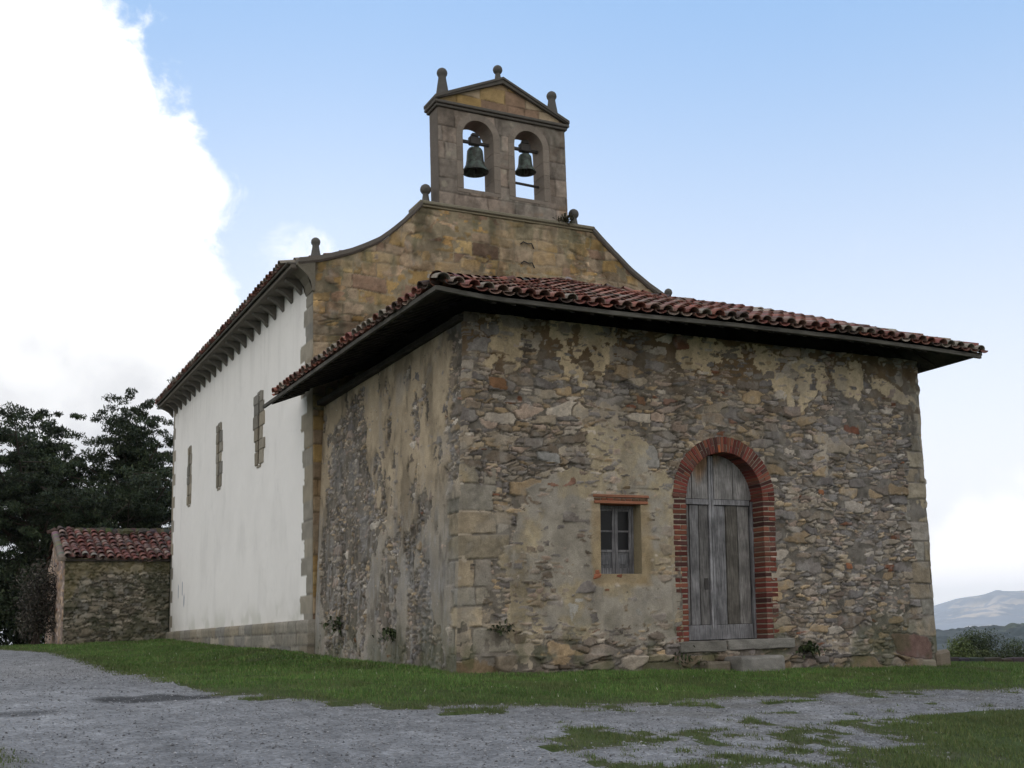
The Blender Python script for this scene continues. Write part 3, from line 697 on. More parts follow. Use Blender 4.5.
m = MB(); random.seed(44)
for (a, b, y0_, z0_, z1_, cc) in ((9.20, 9.52, -.10, -.9, -.19, (.20, .17, .135)), (8.75, 9.19, -.085, -.9, -.33, (.24, .215, .17)), (7.9, 8.74, -.07, -.9, -.36, (.23, .20, .165))):
    m.box(a, b, y0_, .35, z0_, z1_, cc, .05, .02)
m.build('footing', 'masonry', porch)
slab(3.70, 4.60, -.10, .34, -.06, .115, 63, (.20, .19, .17), 'threshold', porch); slab(4.62, 5.98, -.12, .34, -.05, .12, 64, (.235, .225, .205), 'threshold', porch)
# window
win = thing('window', (2.76, .1, 1.2), None, None); win.parent = porch; win.location = Vector((2.76, .1, 1.2))-porch.location
for key in ('label', 'category'):
    if key in win: del win[key]
m = MB(); WX0, WX1, WZ0, WZ1 = 2.385, 3.135, 1.18, 2.26
oc = (.30, .25, .165)
m.box(WX0-.06, WX0, -.035, .3, WZ0-.05, WZ1+.04, oc, .004); m.box(WX1, WX1+.06, -.035, .3, WZ0-.05, WZ1+.04, oc, .004)
m.box(WX0-.059, WX1+.059, -.038, .3, WZ0-.06, WZ0, (.21, .19, .15), .006)
m.build('reveal', 'masonry', win, fn=lean)
m = MB(); random.seed(4)
m.box(WX0-.10, WX1+.13, -.058, .28, WZ1+.004, WZ1+.05, (.33, .14, .085), .006)
x = WX0-.10
while x < WX1+.1:
    w = random.uniform(.09, .13); m.box(x, min(x+w-.012, WX1+.13), -.05, .1, WZ1+.055, WZ1+.09, (.20*random.uniform(.6, 1.2), .08, .05), .004); x += w
m.box(WX0-.12, WX1+.15, -.060, .1, WZ1+.095, WZ1+.15, (.30, .14, .09), .01, .008)
m.build('brick_lintel', 'brick', win, fn=lean)
m = MB(); m.box(WX0-.14, WX0+.0, -.062, .1, WZ0-.075, WZ0+.0, (.33, .13, .075), .012, .01); m.box(WX0-.10, WX0-.02, -.060, .1, WZ0-.01, WZ0+.06, (.30, .12, .07), .012, .008)
m.build('brick_patch', 'brick', win, fn=lean)
m = MB(); m.box(WX0+.28, WX0+.38, -.06, .1, WZ0-.06, WZ0-.012, (.2, .08, .05), .01, .006); m.build('brick_patch', 'brick', win, fn=lean)
YF = .17; gw = (.20, .195, .205)
m = MB(); xm = (WX0+WX1)/2+.03
for a, b in ((WX0, WX0+.035), (WX1-.035, WX1)): m.box(a+.002, b-.002, YF, YF+.06, WZ0+.002, WZ1-.002, gw, .004)
m.box(WX0+.036, WX1-.036, YF, YF+.06, WZ1-.05, WZ1-.002, gw, .004)
fr = m.build('frame', 'door_wood', win, fn=lean)
for (a, b) in ((WX0+.037, xm-.004), (xm+.004, WX1-.037)):
    m = MB(); y0, y1 = YF+.008, YF+.045
    m.box(a, a+.05, y0, y1, WZ0+.01, WZ1-.052, gw, .004); m.box(b-.05, b, y0, y1, WZ0+.01, WZ1-.052, gw, .004)
    for z0_, z1_ in ((WZ0+.01, WZ0+.10), (WZ0+.345, WZ0+.385), (WZ0+.66, WZ0+.69), (WZ1-.09, WZ1-.053)): m.box(a+.051, b-.051, y0+.002, y1, z0_, z1_, gw, .003)
    m.box(a+.052, b-.052, y0+.016, y1-.006, WZ0+.10, WZ0+.345, (.16, .16, .17), .002)
    m.box(a+.10, b-.10, y0+.008, y1-.006, WZ0+.15, WZ0+.30, (.19, .19, .205), .006)
    cs = m.build('casement', 'door_wood', win, fn=lean)
    g_ = MB(); g_.box(a+.05, b-.05, y0+.018, y0+.022, WZ0+.385, WZ1-.09, (.02, .02, .02), .0005); g_.build('pane', 'glass', cs, fn=lean)
# near-black box painted as the unlit room behind door and window + pale rag of curtain in the right upper pane
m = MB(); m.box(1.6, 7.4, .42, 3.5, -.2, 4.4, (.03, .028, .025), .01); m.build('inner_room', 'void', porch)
m = MB(); m.box(xm+.055, WX1-.12, YF+.05, YF+.053, WZ0+.70, WZ1-.10, (.09, .085, .09), .001)
m.prism([(WX0+.12, WZ0+.39), (xm-.06, WZ0+.39), (xm-.06, WZ0+.64)], YF+.05, YF+.053, 'y', (.10, .10, .10)); m.build('curtain', 'door_wood', win, fn=lean)

# ---- tiles
TP = np.array([(.20, .080, .058), (.165, .066, .052), (.23, .105, .080), (.115, .06, .05), (.19, .115, .092), (.24, .18, .15), (.27, .23, .195), (.085, .06, .052), (.18, .072, .062)])*1.3
TW = np.array([.17, .17, .13, .12, .12, .07, .05, .09, .08])
def tiles(name, mat, parent, origin, along, up, nrm, n_al, n_up, da, du, clip, seed, zoff=None, pal=TP, wts=TW, rad=.105, tl=None):
    """barrel tiles over a slope: covers (convex) and channels (concave), one mesh"""
    rnd = np.random.RandomState(seed); tl = tl or du*1.32
    origin, along, up, nrm = [np.array(a, float) for a in (origin, along, up, nrm)]
    V = []; F = []; C = []; n0 = 0; seg = 7
    for j in range(n_up):
        for i in range(n_al):
            for kind in (0, 1):
                a = (i+(0 if kind == 0 else .5))*da+rnd.uniform(-.012, .012); b = j*du+rnd.uniform(-.018, .018)-(0 if kind else .0)
                if not clip(a, b+.02): continue
                yaw = rnd.uniform(-.05, .05); lift = (.018 if kind == 0 else -.0)+rnd.uniform(-.004, .006)
                cc = pal[rnd.choice(len(pal), p=wts)]*rnd.uniform(.7, 1.25)
                if j == 0 and kind == 0 and rnd.rand() < .25: cc = np.array([.27, .235, .195])*rnd.uniform(.8, 1.1)
                r1 = rad*rnd.uniform(.95, 1.05); r2 = r1*.80
                L = tl
                t = np.linspace(0, math.pi, seg)
                for sgn_th in (0, 1):
                    for (bb, r_, lf) in ((0, r1, .035), (L, r2, .0)):
                        rr_ = r_-sgn_th*.014
                        ca = np.cos(t)*rr_; sn = np.sin(t)*rr_*(.85 if kind == 0 else -.55)
                        if kind == 1: lf2 = .045+lf*.4
                        else: lf2 = lf+.01
                        pa = a+ca+yaw*bb; pb = b+bb
                        zo = 0 if zoff is None else zoff(a, b)
                        P = origin+np.outer(pa, along)+pb*up+np.outer(sn+lf2+lift+zo, nrm); V.append(P)
                o1, o2, i1, i2 = n0, n0+seg, n0+2*seg, n0+3*seg
                for k in range(seg-1):
                    F.append((o1+k, o1+k+1, o2+k+1, o2+k)); F.append((i1+k+1, i1+k, i2+k, i2+k+1))
                    F.append((o1+k+1, o1+k, i1+k, i1+k+1))
                F.append((o1, o2, i2, i1)); F.append((o1+seg-1, i1+seg-1, i2+seg-1, o2+seg-1))
                C.append(np.tile(cc, (4*seg, 1))); n0 += 4*seg
    V = np.concatenate(V); C = np.concatenate(C)
    ln = fbm(V[:, 0]*1+V[:, 2], V[:, 1]+V[:, 2]*.7, 7, 4, seed); l = ss(.52, .70, ln)[:, None]*.42
    C = C*(1-l)+l*np.array([.30, .27, .235])
    return mk(name, V, np.array(F), mat, parent, col=C)
XL, XR, YFR = -.80, 10.10, -.90
SL = .40
roof = thing('roof', (4.7, 2, 5.1), None, None); roof.parent = porch; roof.location = Vector((4.7, 2, 5.1))-porch.location
for key in ('label', 'category'):
    if key in roof: del roof[key]
def ez(x):  # the sagging front eave
    return np.interp(x, [-.8, -.45, .2, 1.2, 2.4, 4.5, 7, 9, 10.3], [.05, .02, -.03, -.035, -.04, -.0, .01, -.02, -.06])
cs_ = 1/math.hypot(1, SL); upF = (0, cs_, SL*cs_); nF = (0, -SL*cs_, cs_)
Wd = XR-XL; half = Wd/2
fall = lambda b: b*cs_
def clipF(a, b):
    x = XL+a; y = fall(b)
    return (x > XL+y*.97-.06) and (x < XR-y*.97+.06) and y < 7.75
tiles('front_tiles', 'tile', roof, (XL+.06, YFR-.07, EZ+.050), (1, 0, 0), upF, nF, 46, 27, .245, .30, clipF, 11, zoff=lambda a, b: float(ez(XL+a))*max(0, 1-b/3.5)+.03*math.sin(a*1.7)*max(0, min(1, b/2)))
upL = (cs_, 0, SL*cs_); nL = (-SL*cs_, 0, cs_)
LY = 7.82-YFR
def clipL(a, b):
    y = a; x = fall(b)
    return (y > x*.98) and x < 5.4 and (x < .62 or y < 7.7)
tiles('left_tiles', 'tile', roof, (XL-.05, YFR+.1, EZ+.045), (0, 1, 0), upL, nL, 32, 19, .245, .30, clipL, 12, zoff=lambda a, b: .06*max(0, 1-a/.8))
upR = (-cs_, 0, SL*cs_); nR = (SL*cs_, 0, cs_)
tiles('right_tiles', 'tile', roof, (XR+.07, YFR+.1, EZ+.05), (0, 1, 0), upR, nR, 30, 19, .245, .30, lambda a, b: (a > fall(b)*.98) and fall(b) < 5.4 and a < 7.7, 13)
# hip tiles
m = MB(); random.seed(21)
rp = lambda: [v*random.uniform(.8, 1.2) for v in TP[random.randrange(len(TP))]]
for sx, cx_ in ((1, XL), (-1, XR)):
    for k in range(17):
        t0 = .02+k*.33; t1 = t0+.42
        f0 = (cx_+sx*t0, YFR+t0, EZ+.085+SL*t0+.03+(ez(cx_)+.02)*max(0, 1-t0/1.2)); f1 = (cx_+sx*t1, YFR+t1, EZ+.085+SL*t1+.01+(ez(cx_)+.02)*max(0, 1-t1/1.2))
        m.tube([f0, f1], [.12, .095], 12, rp(), cap=False)
for k in range(8):
    m.tube([(4.69, 4.6+k*.33, EZ+.085+SL*5.59+.06), (4.69, 5.0+k*.33, EZ+.085+SL*5.59+.03)], [.12, .10], 10, rp())
m.build('ridge_tiles', 'tile', roof)
# roof deck under the tiles, boarded soffit, rafters, fascia
m = MB(); ax = (XL+XR)/2; ay = YFR+half
zt = lambda x: EZ+.07
def deck(z_off, nm, mat, inset=0):
    xs_ = np.linspace(XL+inset, XR-inset, 24)
    V = []; Fq = []
    n = len(xs_)
    for x in xs_: V.append((x, YFR+inset, EZ+z_off+float(ez(x))))
    for x in xs_:
        t = min(x-XL, XR-x); t = min(t, 7.7); V.append((x, YFR+t, EZ+z_off+SL*(t-0)))
    Fq = [(i, i+1, n+i+1, n+i) for i in range(n-1)]
    b = len(V)
    V += [(XL+inset, YFR+inset, EZ+z_off+float(ez(XL))), (ax, ay, EZ+z_off+SL*half), (ax, 6.86, EZ+z_off+SL*half), (XL+inset, 6.86, EZ+z_off)]
    V += [(XR-inset, YFR+inset, EZ+z_off), (XR-inset, 6.86, EZ+z_off)]
    Fq += [(b, b+1, b+2, b+3), (b+4, b+5, b+2, b+1)]
    V += [(XL+inset, 6.86, EZ+z_off), (-.13, 6.86, EZ+z_off+SL*.77), (-.13, 7.6, EZ+z_off+SL*.77), (XL+inset, 7.6, EZ+z_off)]
    Fq += [(b+6, b+7, b+8, b+9)]
    mk(nm, V, np.array(Fq), mat, roof, col=np.array([.05, .04, .035]))
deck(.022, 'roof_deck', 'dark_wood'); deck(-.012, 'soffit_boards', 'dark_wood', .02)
m = MB(); random.seed(31)
def rafter(p0, p1, w, ax_):   # sloped joist under the boards
    V = []
    for (x, y, z) in (p0, p1):
        for dw, dz in ((-w, -.035), (w, -.035), (w, .0), (-w, .0)):
            V.append((x+(dw if ax_ == 'y' else 0), y+(dw if ax_ == 'x' else 0), z+dz))
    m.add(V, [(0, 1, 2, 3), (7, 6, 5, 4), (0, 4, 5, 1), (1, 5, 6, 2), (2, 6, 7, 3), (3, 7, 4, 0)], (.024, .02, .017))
for i in range(27):
    x = .15+i*.345; e = float(ez(x)); rafter((x, YFR+.04, EZ-.022+e), (x, .6, EZ-.022+1.46*SL), .04, 'y')
for i in range(22):
    y = .1+i*.345
    rafter((XL+.05, y, EZ-.022+.02), (-.09 if y > 6.7 else .5, y, EZ-.022+SL*(.71 if y > 6.7 else 1.3)), .04, 'x')
    if y < 6.6: rafter((XR-.05, y, EZ-.022+.02), (8.9, y, EZ-.022+SL*1.2), .04, 'x')
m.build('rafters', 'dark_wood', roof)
m = MB()
xx = np.linspace(XL, XR, 30)
for a, b in zip(xx[:-1], xx[1:]):
    za, zb = EZ+float(ez(a)), EZ+float(ez(b)); V = []
    for (x, zz) in ((a, za), (b, zb)):
        V += [(x, YFR-.03, zz-.035), (x, YFR-.03, zz+.030), (x, YFR+.02, zz+.030), (x, YFR+.02, zz-.035)]
    m.add(V, [(0, 4, 5, 1), (1, 5, 6, 2), (2, 6, 7, 3), (3, 7, 4, 0)], (.13, .12, .11))
for (ya, yb, k) in ((YFR-.03, 2.2, 0), (2.2, 5., .015), (5., 7.82, -.01)):
    z0_ = EZ+.045 if k == 0 else EZ
    V = [(XL-.03, ya, z0_-.035+k*0), (XL-.03, ya, z0_+.030), (XL+.02, ya, z0_+.030), (XL+.02, ya, z0_-.035), (XL-.03, yb, EZ-.035), (XL-.03, yb, EZ+.030), (XL+.02, yb, EZ+.030), (XL+.02, yb, EZ-.035)]
    m.add(V, [(0, 1, 5, 4), (1, 2, 6, 5), (2, 3, 7, 6), (3, 0, 4, 7), (0, 3, 2, 1), (4, 5, 6, 7)], (.13, .12, .11))
m.box(XR-.02, XR+.03, YFR-.03, 6.8, EZ-.035, EZ+.030, (.13, .12, .11), .005)
m.build('fascia_board', 'fascia_wood', roof)
m = MB(); m.box(-.02, PW+.2, .0, .34, 4.98, EZ-.02, (.045, .038, .032), .01); m.box(-.0, .34, .35, 6.8, 4.98, EZ-.02, (.045, .038, .032), .01); m.build('wall_plate', 'dark_wood', roof)

for ch in roof.children:
    if ch.type == 'MESH':
        n = len(ch.data.vertices); co = np.empty(n*3, np.float32); ch.data.vertices.foreach_get('co', co); co = co.reshape(-1, 3)
        wx = co[:, 0]+4.7; wy = co[:, 1]+2
        k = ss(2.2, -.7, wx); co[:, 0] += k*(.10*ss(3.5, -1.2, wy)-.04*ss(4, 8, wy))
        k2 = ss(.9, -.6, wx)*ss(.9, -.8, wy); co[:, 0] += .05*k2; co[:, 1] += .06*k2
        ch.data.vertices.foreach_set('co', co.ravel()); ch.data.update()

# ------------------------------------------------------------------ the church
CD, CL = 6.88, 15.1          # facade plane, nave length
XN, XE = -.08, 8.94
church = thing('church', (4.4, 14, .2), 'old church with whitewashed nave, curved sandstone gable and twin arched belfry', 'church')
CPL = [(-.40, 8.03), (.06, 8.14), (.37, 8.25), (.72, 8.38), (1.02, 8.53), (1.34, 8.71), (1.61, 8.93), (1.9, 9.20), (2.15, 9.46), (2.36, 9.70)]
CPR = [(6.70, 9.70), (7.0, 9.42), (7.26, 9.20), (7.73, 8.80), (8.23, 8.48), (8.86, 8.15), (9.26, 8.03)]
cpx = [p[0] for p in CPL+CPR]; cpz = [p[1] for p in CPL+CPR]
SAND = np.array([(.36, .265, .125), (.31, .24, .13), (.27, .21, .145), (.25, .205, .165), (.39, .31, .17), (.30, .25, .19), (.33, .235, .11), (.20, .145, .12), (.36, .31, .25)])
SAND = (SAND*.85+SAND.mean(0)*.15)*np.array([1.16, 1.06, .94])
def fac_fn(u, v):
    u0_, v0_ = u, v; h, c, pr = ashlar(u+(fbm(u, v, 3, 4, 68)-.5)*.10, v+(fbm(u, v, 1.3, 4, 69)-.5)*.16, 55, .15, .34, .2, .85, 4.0, 10.5, SAND, rough=.03)
    hr_, cr_, gr_ = rubble(u, v, 640, .5, .26, SAND, .5, 2); mm = (fbm(u, v, 1.1, 4, 641) > .61)
    h = np.where(mm, hr_*.5, h); c = np.where(mm[:, None], cr_, c)
    mort = np.array([.30, .25, .17])*(.6+.7*fbm(u, v, 8, 4, 56))[:, None]
    fill = .006+.016*ss(.5, .66, fbm(u, v, 1.7, 5, 57)); t = fill > h
    c = np.where(t[:, None], mort, c); h = np.maximum(h, fill)
    pk = ss(.5, .68, fbm(u, v, 1.2, 5, 58))*.6; c = c*(1-pk)[:, None]+pk[:, None]*np.array([.37, .295, .21])*(.7+.6*fbm(u, v, 9, 3, 59))[:, None]
    gr = ss(.50, .66, fbm(u*2.4, v*.8, 1.5, 5, 60)+.16*ss(8.9, 9.6, v)-.03)*.65; gr = gr*.7; c = c*(1-gr)[:, None]+gr[:, None]*np.array([.12, .125, .07])
    # old corner pier, mossy and dark
    q = ss(.62, .5, u+(fbm(u, v, 4, 3, 61)-.5)*.2); dk = ss(.42, .62, fbm(u, v, 2.4, 4, 62)); c = c*(1-.45*q*dk)[:, None]+(.45*q*dk)[:, None]*np.array([.055, .07, .05])
    dr = ss(.55, .7, fbm(u*2.2, v*.8, 1.3, 5, 63))*.35; c = c*(1-dr)[:, None]*(.68+.64*fbm(u, v, 8, 6, 66, .65))[:, None]; h = h+(fbm(u, v, 6, 5, 67, .6)-.5)*.03
    return h, c
skin('facade_wall', XN, XE, 4.9, 9.7, .026, fac_fn, lambda u, v, h: np.c_[u, CD-h, v], 'masonry', church, None, .45, vtop=lambda U: np.interp(U, cpx, cpz)-.10)
def fac_low(u, v):
    h, c, pr = ashlar(u, v, 55, .25, .36, .3, .95, -1., 10.5, SAND*.9, rough=.03); return h, c
skin('facade_foot', XN, 0.35, -.6, 4.9, .03, fac_low, lambda u, v, h: np.c_[u, CD-h, v], 'masonry', church, None, .4)
# nave side wall
def white_top(y): return 7.78
QS = np.array([(.26, .24, .205), (.30, .27, .22), (.22, .21, .19), (.28, .245, .19)])
def nave_fn(u, v):
    hz_ = fbm(u, v, 1.3, 4, 70)
    c = np.array([.86, .84, .82])*(.94+.08*fbm(u, v*.7, 1.5, 5, 71))[:, None]
    sk = ss(.55, .8, fbm(u*1.6, v*.6, 1.2, 5, 72))*.07; rs = ss(.52, .75, fbm(u*4, v*.25, 1.5, 5, 75))*ss(5.2, 7.7, v)*.08; c = c*(1-sk)[:, None]*(1-rs)[:, None]
    cr_ = ss(.012, .004, np.abs(fbm(u, v, .9, 5, 76)-.5))*.04; c = c*(1-cr_)[:, None]; gm = ss(1.3, .7, v)*ss(.5, .64, fbm(u, v, 1.7, 5, 77))*.28; c = c*(1-gm)[:, None]+gm[:, None]*np.array([.30, .33, .22])
    df = ss(1.3, .72, v+(fbm(u, v, 2, 4, 73)-.5)*.7)*.16; c = c*(1-df)[:, None]+df[:, None]*np.array([.33, .31, .26])
    for (a, b) in ((20.6, 1.9), (20.0, 1.95), (19.7, 1.6)):
        g_ = np.hypot((u-a)/.05, (v-b)/.22) < 1; c = np.where(g_[:, None], np.array([.25, .27, .36]), c)
    h = .012+(hz_-.5)*.02+(fbm(u, v, 6, 3, 74)-.5)*.004
    # toothed quoins at both ends
    ha, ca, pa = ashlar(u, v, 81, .30, .42, 1.4, 1.9, -1., 9., QS, CD-1.6, 30)
    row = np.floor((v+1.)/.37); hr = hsh(row, row*0, 84); ql = np.where(row % 2 == 0, .50, .74)+.24*(hr-.5)
    q1 = (u-CD) < ql+(fbm(u, v, 8, 2, 85)-.5)*.05; q2 = (CD+CL-u) < (np.where(row % 2 == 0, .18, .42)+.1*hr)
    q = q1 | q2
    jr = np.abs(((v+1.)/.37) % 1-.5)*.37
    hq = np.where(jr > .178, .0, .014)+(fbm(u, v, 9, 3, 86)-.5)*.012; cq = pick(hsh(row, row*0, 87), QS)*(.75+.5*fbm(u, v, 7, 4, 88))[:, None]
    cq = np.where((jr > .178)[:, None], cq*.6, cq)
    h = np.where(q, hq, h); c = np.where(q[:, None], cq, c)
    return h, c
WINS = [(11.09, 1.02), (15.27, .78), (19.2, .72)]
def nave_hole(u, v):
    r = np.zeros(u.shape, bool)
    for y, w in WINS: r |= (np.abs(u-y) < .13) & (v > 4.42) & (v < 6.08)
    return r
skin('nave_wall', CD-.0, CD+CL, .66, 7.9, .04, nave_fn, lambda u, v, h: np.c_[XN-h, u, v], 'plaster_white', church, nave_hole, .4)
def plinth_fn(u, v):
    h, c, p = ashlar(u, v, 91, .24, .3, .5, 1.1, -.8, 2., QS, CD-2, 30); gr = ss(.45, .65, fbm(u, v, 1.6, 4, 92))*.4
    return h*.7, c*(1-gr)[:, None]+gr[:, None]*np.array([.16, .16, .14])
skin('plinth', CD-.03, CD+CL+.03, -.3, .72, .035, plinth_fn, lambda u, v, h: np.c_[XN-.07-h-.03*ss(.72, .66, v), u, v], 'masonry', church, None, .2)
for nm, pl in (('back_wall', lambda u, v, h: np.c_[XE-u+XN, CD+CL+h*0, v]),):
    skin(nm, XN, XE, -.4, 7.9, .15, lambda u, v: (u*0, np.tile(np.array([.7, .7, .69]), (len(u), 1))), pl, 'plaster_white', church, None, .3)
skin('far_side_wall', CD, CD+CL, -.9, 7.9, .2, lambda u, v: (u*0, np.tile(np.array([.7, .7, .69]), (len(u), 1))), lambda u, v, h: np.c_[XE+h, u, v], 'plaster_white', church, None, .3)
# slit windows: irregular stone frames around a narrow opening
rn = np.random.RandomState(5)
for y, w in WINS:
    wd = thing('slit_window', (XN, y, 5.2), None, None); wd.parent = church; wd.location = Vector((XN, y, 5.2))-church.location
    for key in ('label', 'category'):
        if key in wd: del wd[key]
    m = MB(); random.seed(int(y*10))
    zz = 4.40
    while zz < 6.05:
        h = random.uniform(.24, .34); h = min(h, 6.13-zz)
        if h < .1: break
        for sgn in (-1, 1):
            wide = random.uniform(.62, 1.05)*w*.5; f = random.uniform(.7, 1.15); cc = QS[random.randrange(4)]*f
            a, b = sorted((y+sgn*.075, y+sgn*max(.2, wide)))
            m.box(XN-.034-random.uniform(0, .01), XN+.3, a, b, zz, zz+h-.008, cc, .012, .005)
        zz += h
    m.box(XN-.03, XN+.3, y-.17, y+.17, 4.33, 4.395, QS[1], .01, .004); m.box(XN-.032, XN+.3, y-.17, y+.17, 6.08, 6.16, QS[2], .01, .004)
    m.build('frame', 'masonry', wd)
    m = MB(); m.box(XN+.24, XN+.26, y-.12, y+.12, 4.3, 6.2, (.01, .01, .01), .001); m.build('pane', 'glass', wd)
# cornice brackets along the nave eave
m = MB(); P = [(XN-.02, 7.86), (XN-.37, 7.86), (XN-.37, 7.81), (XN-.28, 7.78), (XN-.16, 7.71), (XN-.07, 7.62), (XN-.02, 7.55)]
m.prism(P[::-1], 7.60, 7.75, 'y', (.16, .148, .13)); b0 = m.build('bracket', 'masonry', church)
for i in range(1, 22):
    b = b0.copy(); COL.objects.link(b); b.parent = church; b.location = b0.location+Vector((0, i*.685, 0))
m = MB()
m.box(XN-.46, XN+.05, 6.93, CD+CL+.2, 7.862, 7.95, (.15, .135, .115), .015)
m.box(XN-.53, XN+.05, 6.94, CD+CL+.22, 7.953, 8.00, (.13, .12, .105), .015)
m.build('cornice', 'masonry', church)
m = MB(); m.box(XE-.05, XE+.6, 6.95, CD+CL+.2, 7.80, 7.96, (.19, .175, .155), .015); m.build('cornice', 'masonry', church)
# front end of the eave: shaped kneeler stone turning onto the facade
m = MB()
P = [(XN+.03, 8.02), (XN-.34, 7.99), (XN-.36, 7.92), (XN-.27, 7.84), (XN-.16, 7.74), (XN-.07, 7.60), (XN-.03, 7.40), (XN+.03, 7.40)]
m.prism(P[::-1], CD-.05, CD+.42, 'y', (.16, .145, .115)); m.build('kneeler', 'masonry', church); m = MB()
P2 = [(2*4.43-p[0], p[1]) for p in P]; m.prism(P2, CD-.05, CD+.42, 'y', (.16, .145, .115)); m.build('kneeler', 'masonry', church)
# coping that follows the curves
def coping(pts, nm):
    m = MB(); pts = np.array(pts); tt = np.linspace(0, len(pts)-1, (len(pts)-1)*5+1)
    x = np.interp(tt, range(len(pts)), pts[:, 0]); z = np.interp(tt, range(len(pts)), pts[:, 1])
    z = np.convolve(np.r_[z[0], z, z[-1]], [.25, .5, .25], 'valid')
    for a in range(len(x)-1):
        V = []
        for q in (a, a+1):
            for dy, dz in ((-.09, -.06), (-.10, .03), (.5, .03), (.5, -.06), (-.05, -.10)):
                V.append((x[q], CD+dy, z[q]+dz))
        m.add(V, [(0, 5, 6, 1), (1, 6, 7, 2), (2, 7, 8, 3), (4, 9, 5, 0), (3, 8, 9, 4), (0, 1, 2, 3), (5, 8, 7, 6)], (.155, .14, .125))
    m.build(nm, 'masonry', church)
coping(CPL, 'coping'); coping(CPR, 'coping')
m = MB(); m.box(2.30, 6.76, CD-.085, CD+.62, 9.655, 9.74, (.22, .20, .15), .02); m.box(2.34, 6.72, CD-.05, CD+.62, 9.60, 9.652, (.22, .19, .13), .01); m.build('string_course', 'masonry', church)
# belfry
YB0, YB1 = CD-.0, CD+.47
belf = thing('belfry', (4.4, 7.1, 9.75), None, None); belf.parent = church; belf.location = Vector((4.4, 7.1, 9.75))-church.location
for key in ('label', 'category'):
    if key in belf: del belf[key]
BX0, BX1 = 2.80, 6.06
OP = [(3.78, .385), (5.08, .375)]; OZ0, OSP = 10.19, 11.49
BPAL = np.array([(.28, .225, .185), (.26, .215, .18), (.30, .245, .205), (.25, .215, .185)])
def bel_fn(u, v):
    h, c, p = ashlar(u, v, 95, .30, .46, .5, 1.1, 9.7, 13., BPAL, 0, 12, .012)
    h = h*.55+(fbm(u, v, 8, 5, 94, .6)-.5)*.014; c = c*(.70+.6*fbm(u, v, 9, 5, 93, .65))[:, None]
    li = ss(.58, .72, fbm(u, v, 3, 5, 96))*.4; c = c*(1-li)[:, None]+li[:, None]*np.array([.30, .28, .24])
    dk = ss(.5, .7, fbm(u*2, v*.7, 1.5, 4, 97))*.4; c = c*(1-dk)[:, None]
    orr = ss(10.2, 9.9, v)*ss(4.9, 5.6, u)*ss(.4, .6, fbm(u, v, 3, 4, 98)); c = c*(1-orr*.6)[:, None]+(orr*.6)[:, None]*np.array([.33, .19, .09])
    for a, b, r_ in ((3.05, 10.95, .07), (4.42, 10.75, .075), (4.65, 11.95, .05), (2.92, 10.22, .09), (4.55, 10.55, .04)):
        s_ = ss(r_, r_*.6, np.hypot(u-a, v-b)+(fbm(u, v, 14, 2, 99)-.5)*.03)*.6; c = c*(1-s_)[:, None]+s_[:, None]*np.array([.36, .33, .26])
    return h, c
def bel_hole(u, v):
    r = np.zeros(u.shape, bool)
    for cx_, hw in OP:
        r |= (np.abs(u-cx_) < hw+.05) & (v > OZ0-.02) & (v < OSP); r |= (np.hypot(u-cx_, v-OSP) < hw+.05) & (v >= OSP)
    return r
skin('front_face', BX0, BX1, 9.74, 12.05, .022, bel_fn, lambda u, v, h: np.c_[u, YB0-h, v], 'masonry', belf, bel_hole, .2)
skin('back_face', BX0, BX1, 9.74, 12.05, .04, bel_fn, lambda u, v, h: np.c_[u, YB1+h, v], 'masonry', belf, bel_hole, .2)
m = MB()
m.box(BX0-.012, BX0+.17, YB0+.012, YB1-.012, 9.74, 12.05, (.15, .13, .115), .01)
m.box(BX1-.17, BX1+.012, YB0+.012, YB1-.012, 9.74, 12.05, (.16, .14, .12), .01)
m.box(BX0+.175, BX1-.175, YB0+.03, YB1-.03, 9.74, OZ0-.02, (.2, .17, .14), .005)
m.build('side_faces', 'masonry', belf)
m = MB()
for cx_, hw in OP:
    cc = (.235, .20, .17)
    for s_ in (-1, 1):
        zq = OZ0
        for k in range(4):
            a, b = sorted((cx_+s_*hw, cx_+s_*(hw+.16))); hh = (OSP-OZ0)/4; f = random.uniform(.85, 1.12)
            m.box(a, b, YB0-.022, YB1+.022, zq+.002, zq+hh-.002, [f*t for t in cc], .004); zq += hh
    nseg = 24
    for k in range(nseg):
        t0, t1 = math.pi*k/nseg, math.pi*(k+1)/nseg; f = 1+.12*math.sin((k//3)*7.7)
        m.prism([(cx_+r_*math.cos(t_), OSP+r_*math.sin(t_)) for r_, t_ in ((hw, t0), (hw+.16, t0), (hw+.16, t1), (hw, t1))], YB0-.022, YB1+.022, 'y', [f*t for t in cc])
    m.box(cx_-hw-.16, cx_+hw+.16, YB0-.018, YB1+.018, OZ0-.09, OZ0, cc, .006)
m.build('arch_frames', 'masonry', belf)
# cornice and pediment
m = MB(); AX = 4.43; dkc = (.12, .11, .10)
m.box(BX0-.06, BX1+.06, YB0-.06, YB1+.06, 12.05, 12.115, dkc, .015); m.box(BX0-.10, BX1+.10, YB0-.10, YB1+.10, 12.118, 12.19, dkc, .015)
m.build('belfry_cornice', 'masonry', belf)
APZ = 13.02
def ped_fn(u, v):
    h, c, p = ashlar(u, v, 101, .28, .40, .35, .7, 12.1, 14., SAND, 0, 12, .01); g_ = ss(.5, .65, fbm(u, v, 2.4, 4, 102))*.5
    return h*.4, c*(1-g_)[:, None]+g_[:, None]*np.array([.19, .155, .13])
skin('tympanum', BX0+.05, BX1-.05, 12.2, 13., .03, ped_fn, lambda u, v, h: np.c_[u, YB0-h+.01, v], 'masonry', belf, None, .5, vtop=lambda U: 12.2+np.maximum(.01, (APZ-12.30)*(1-np.abs(U-AX)/(BX1-AX+.15))))
m = MB()
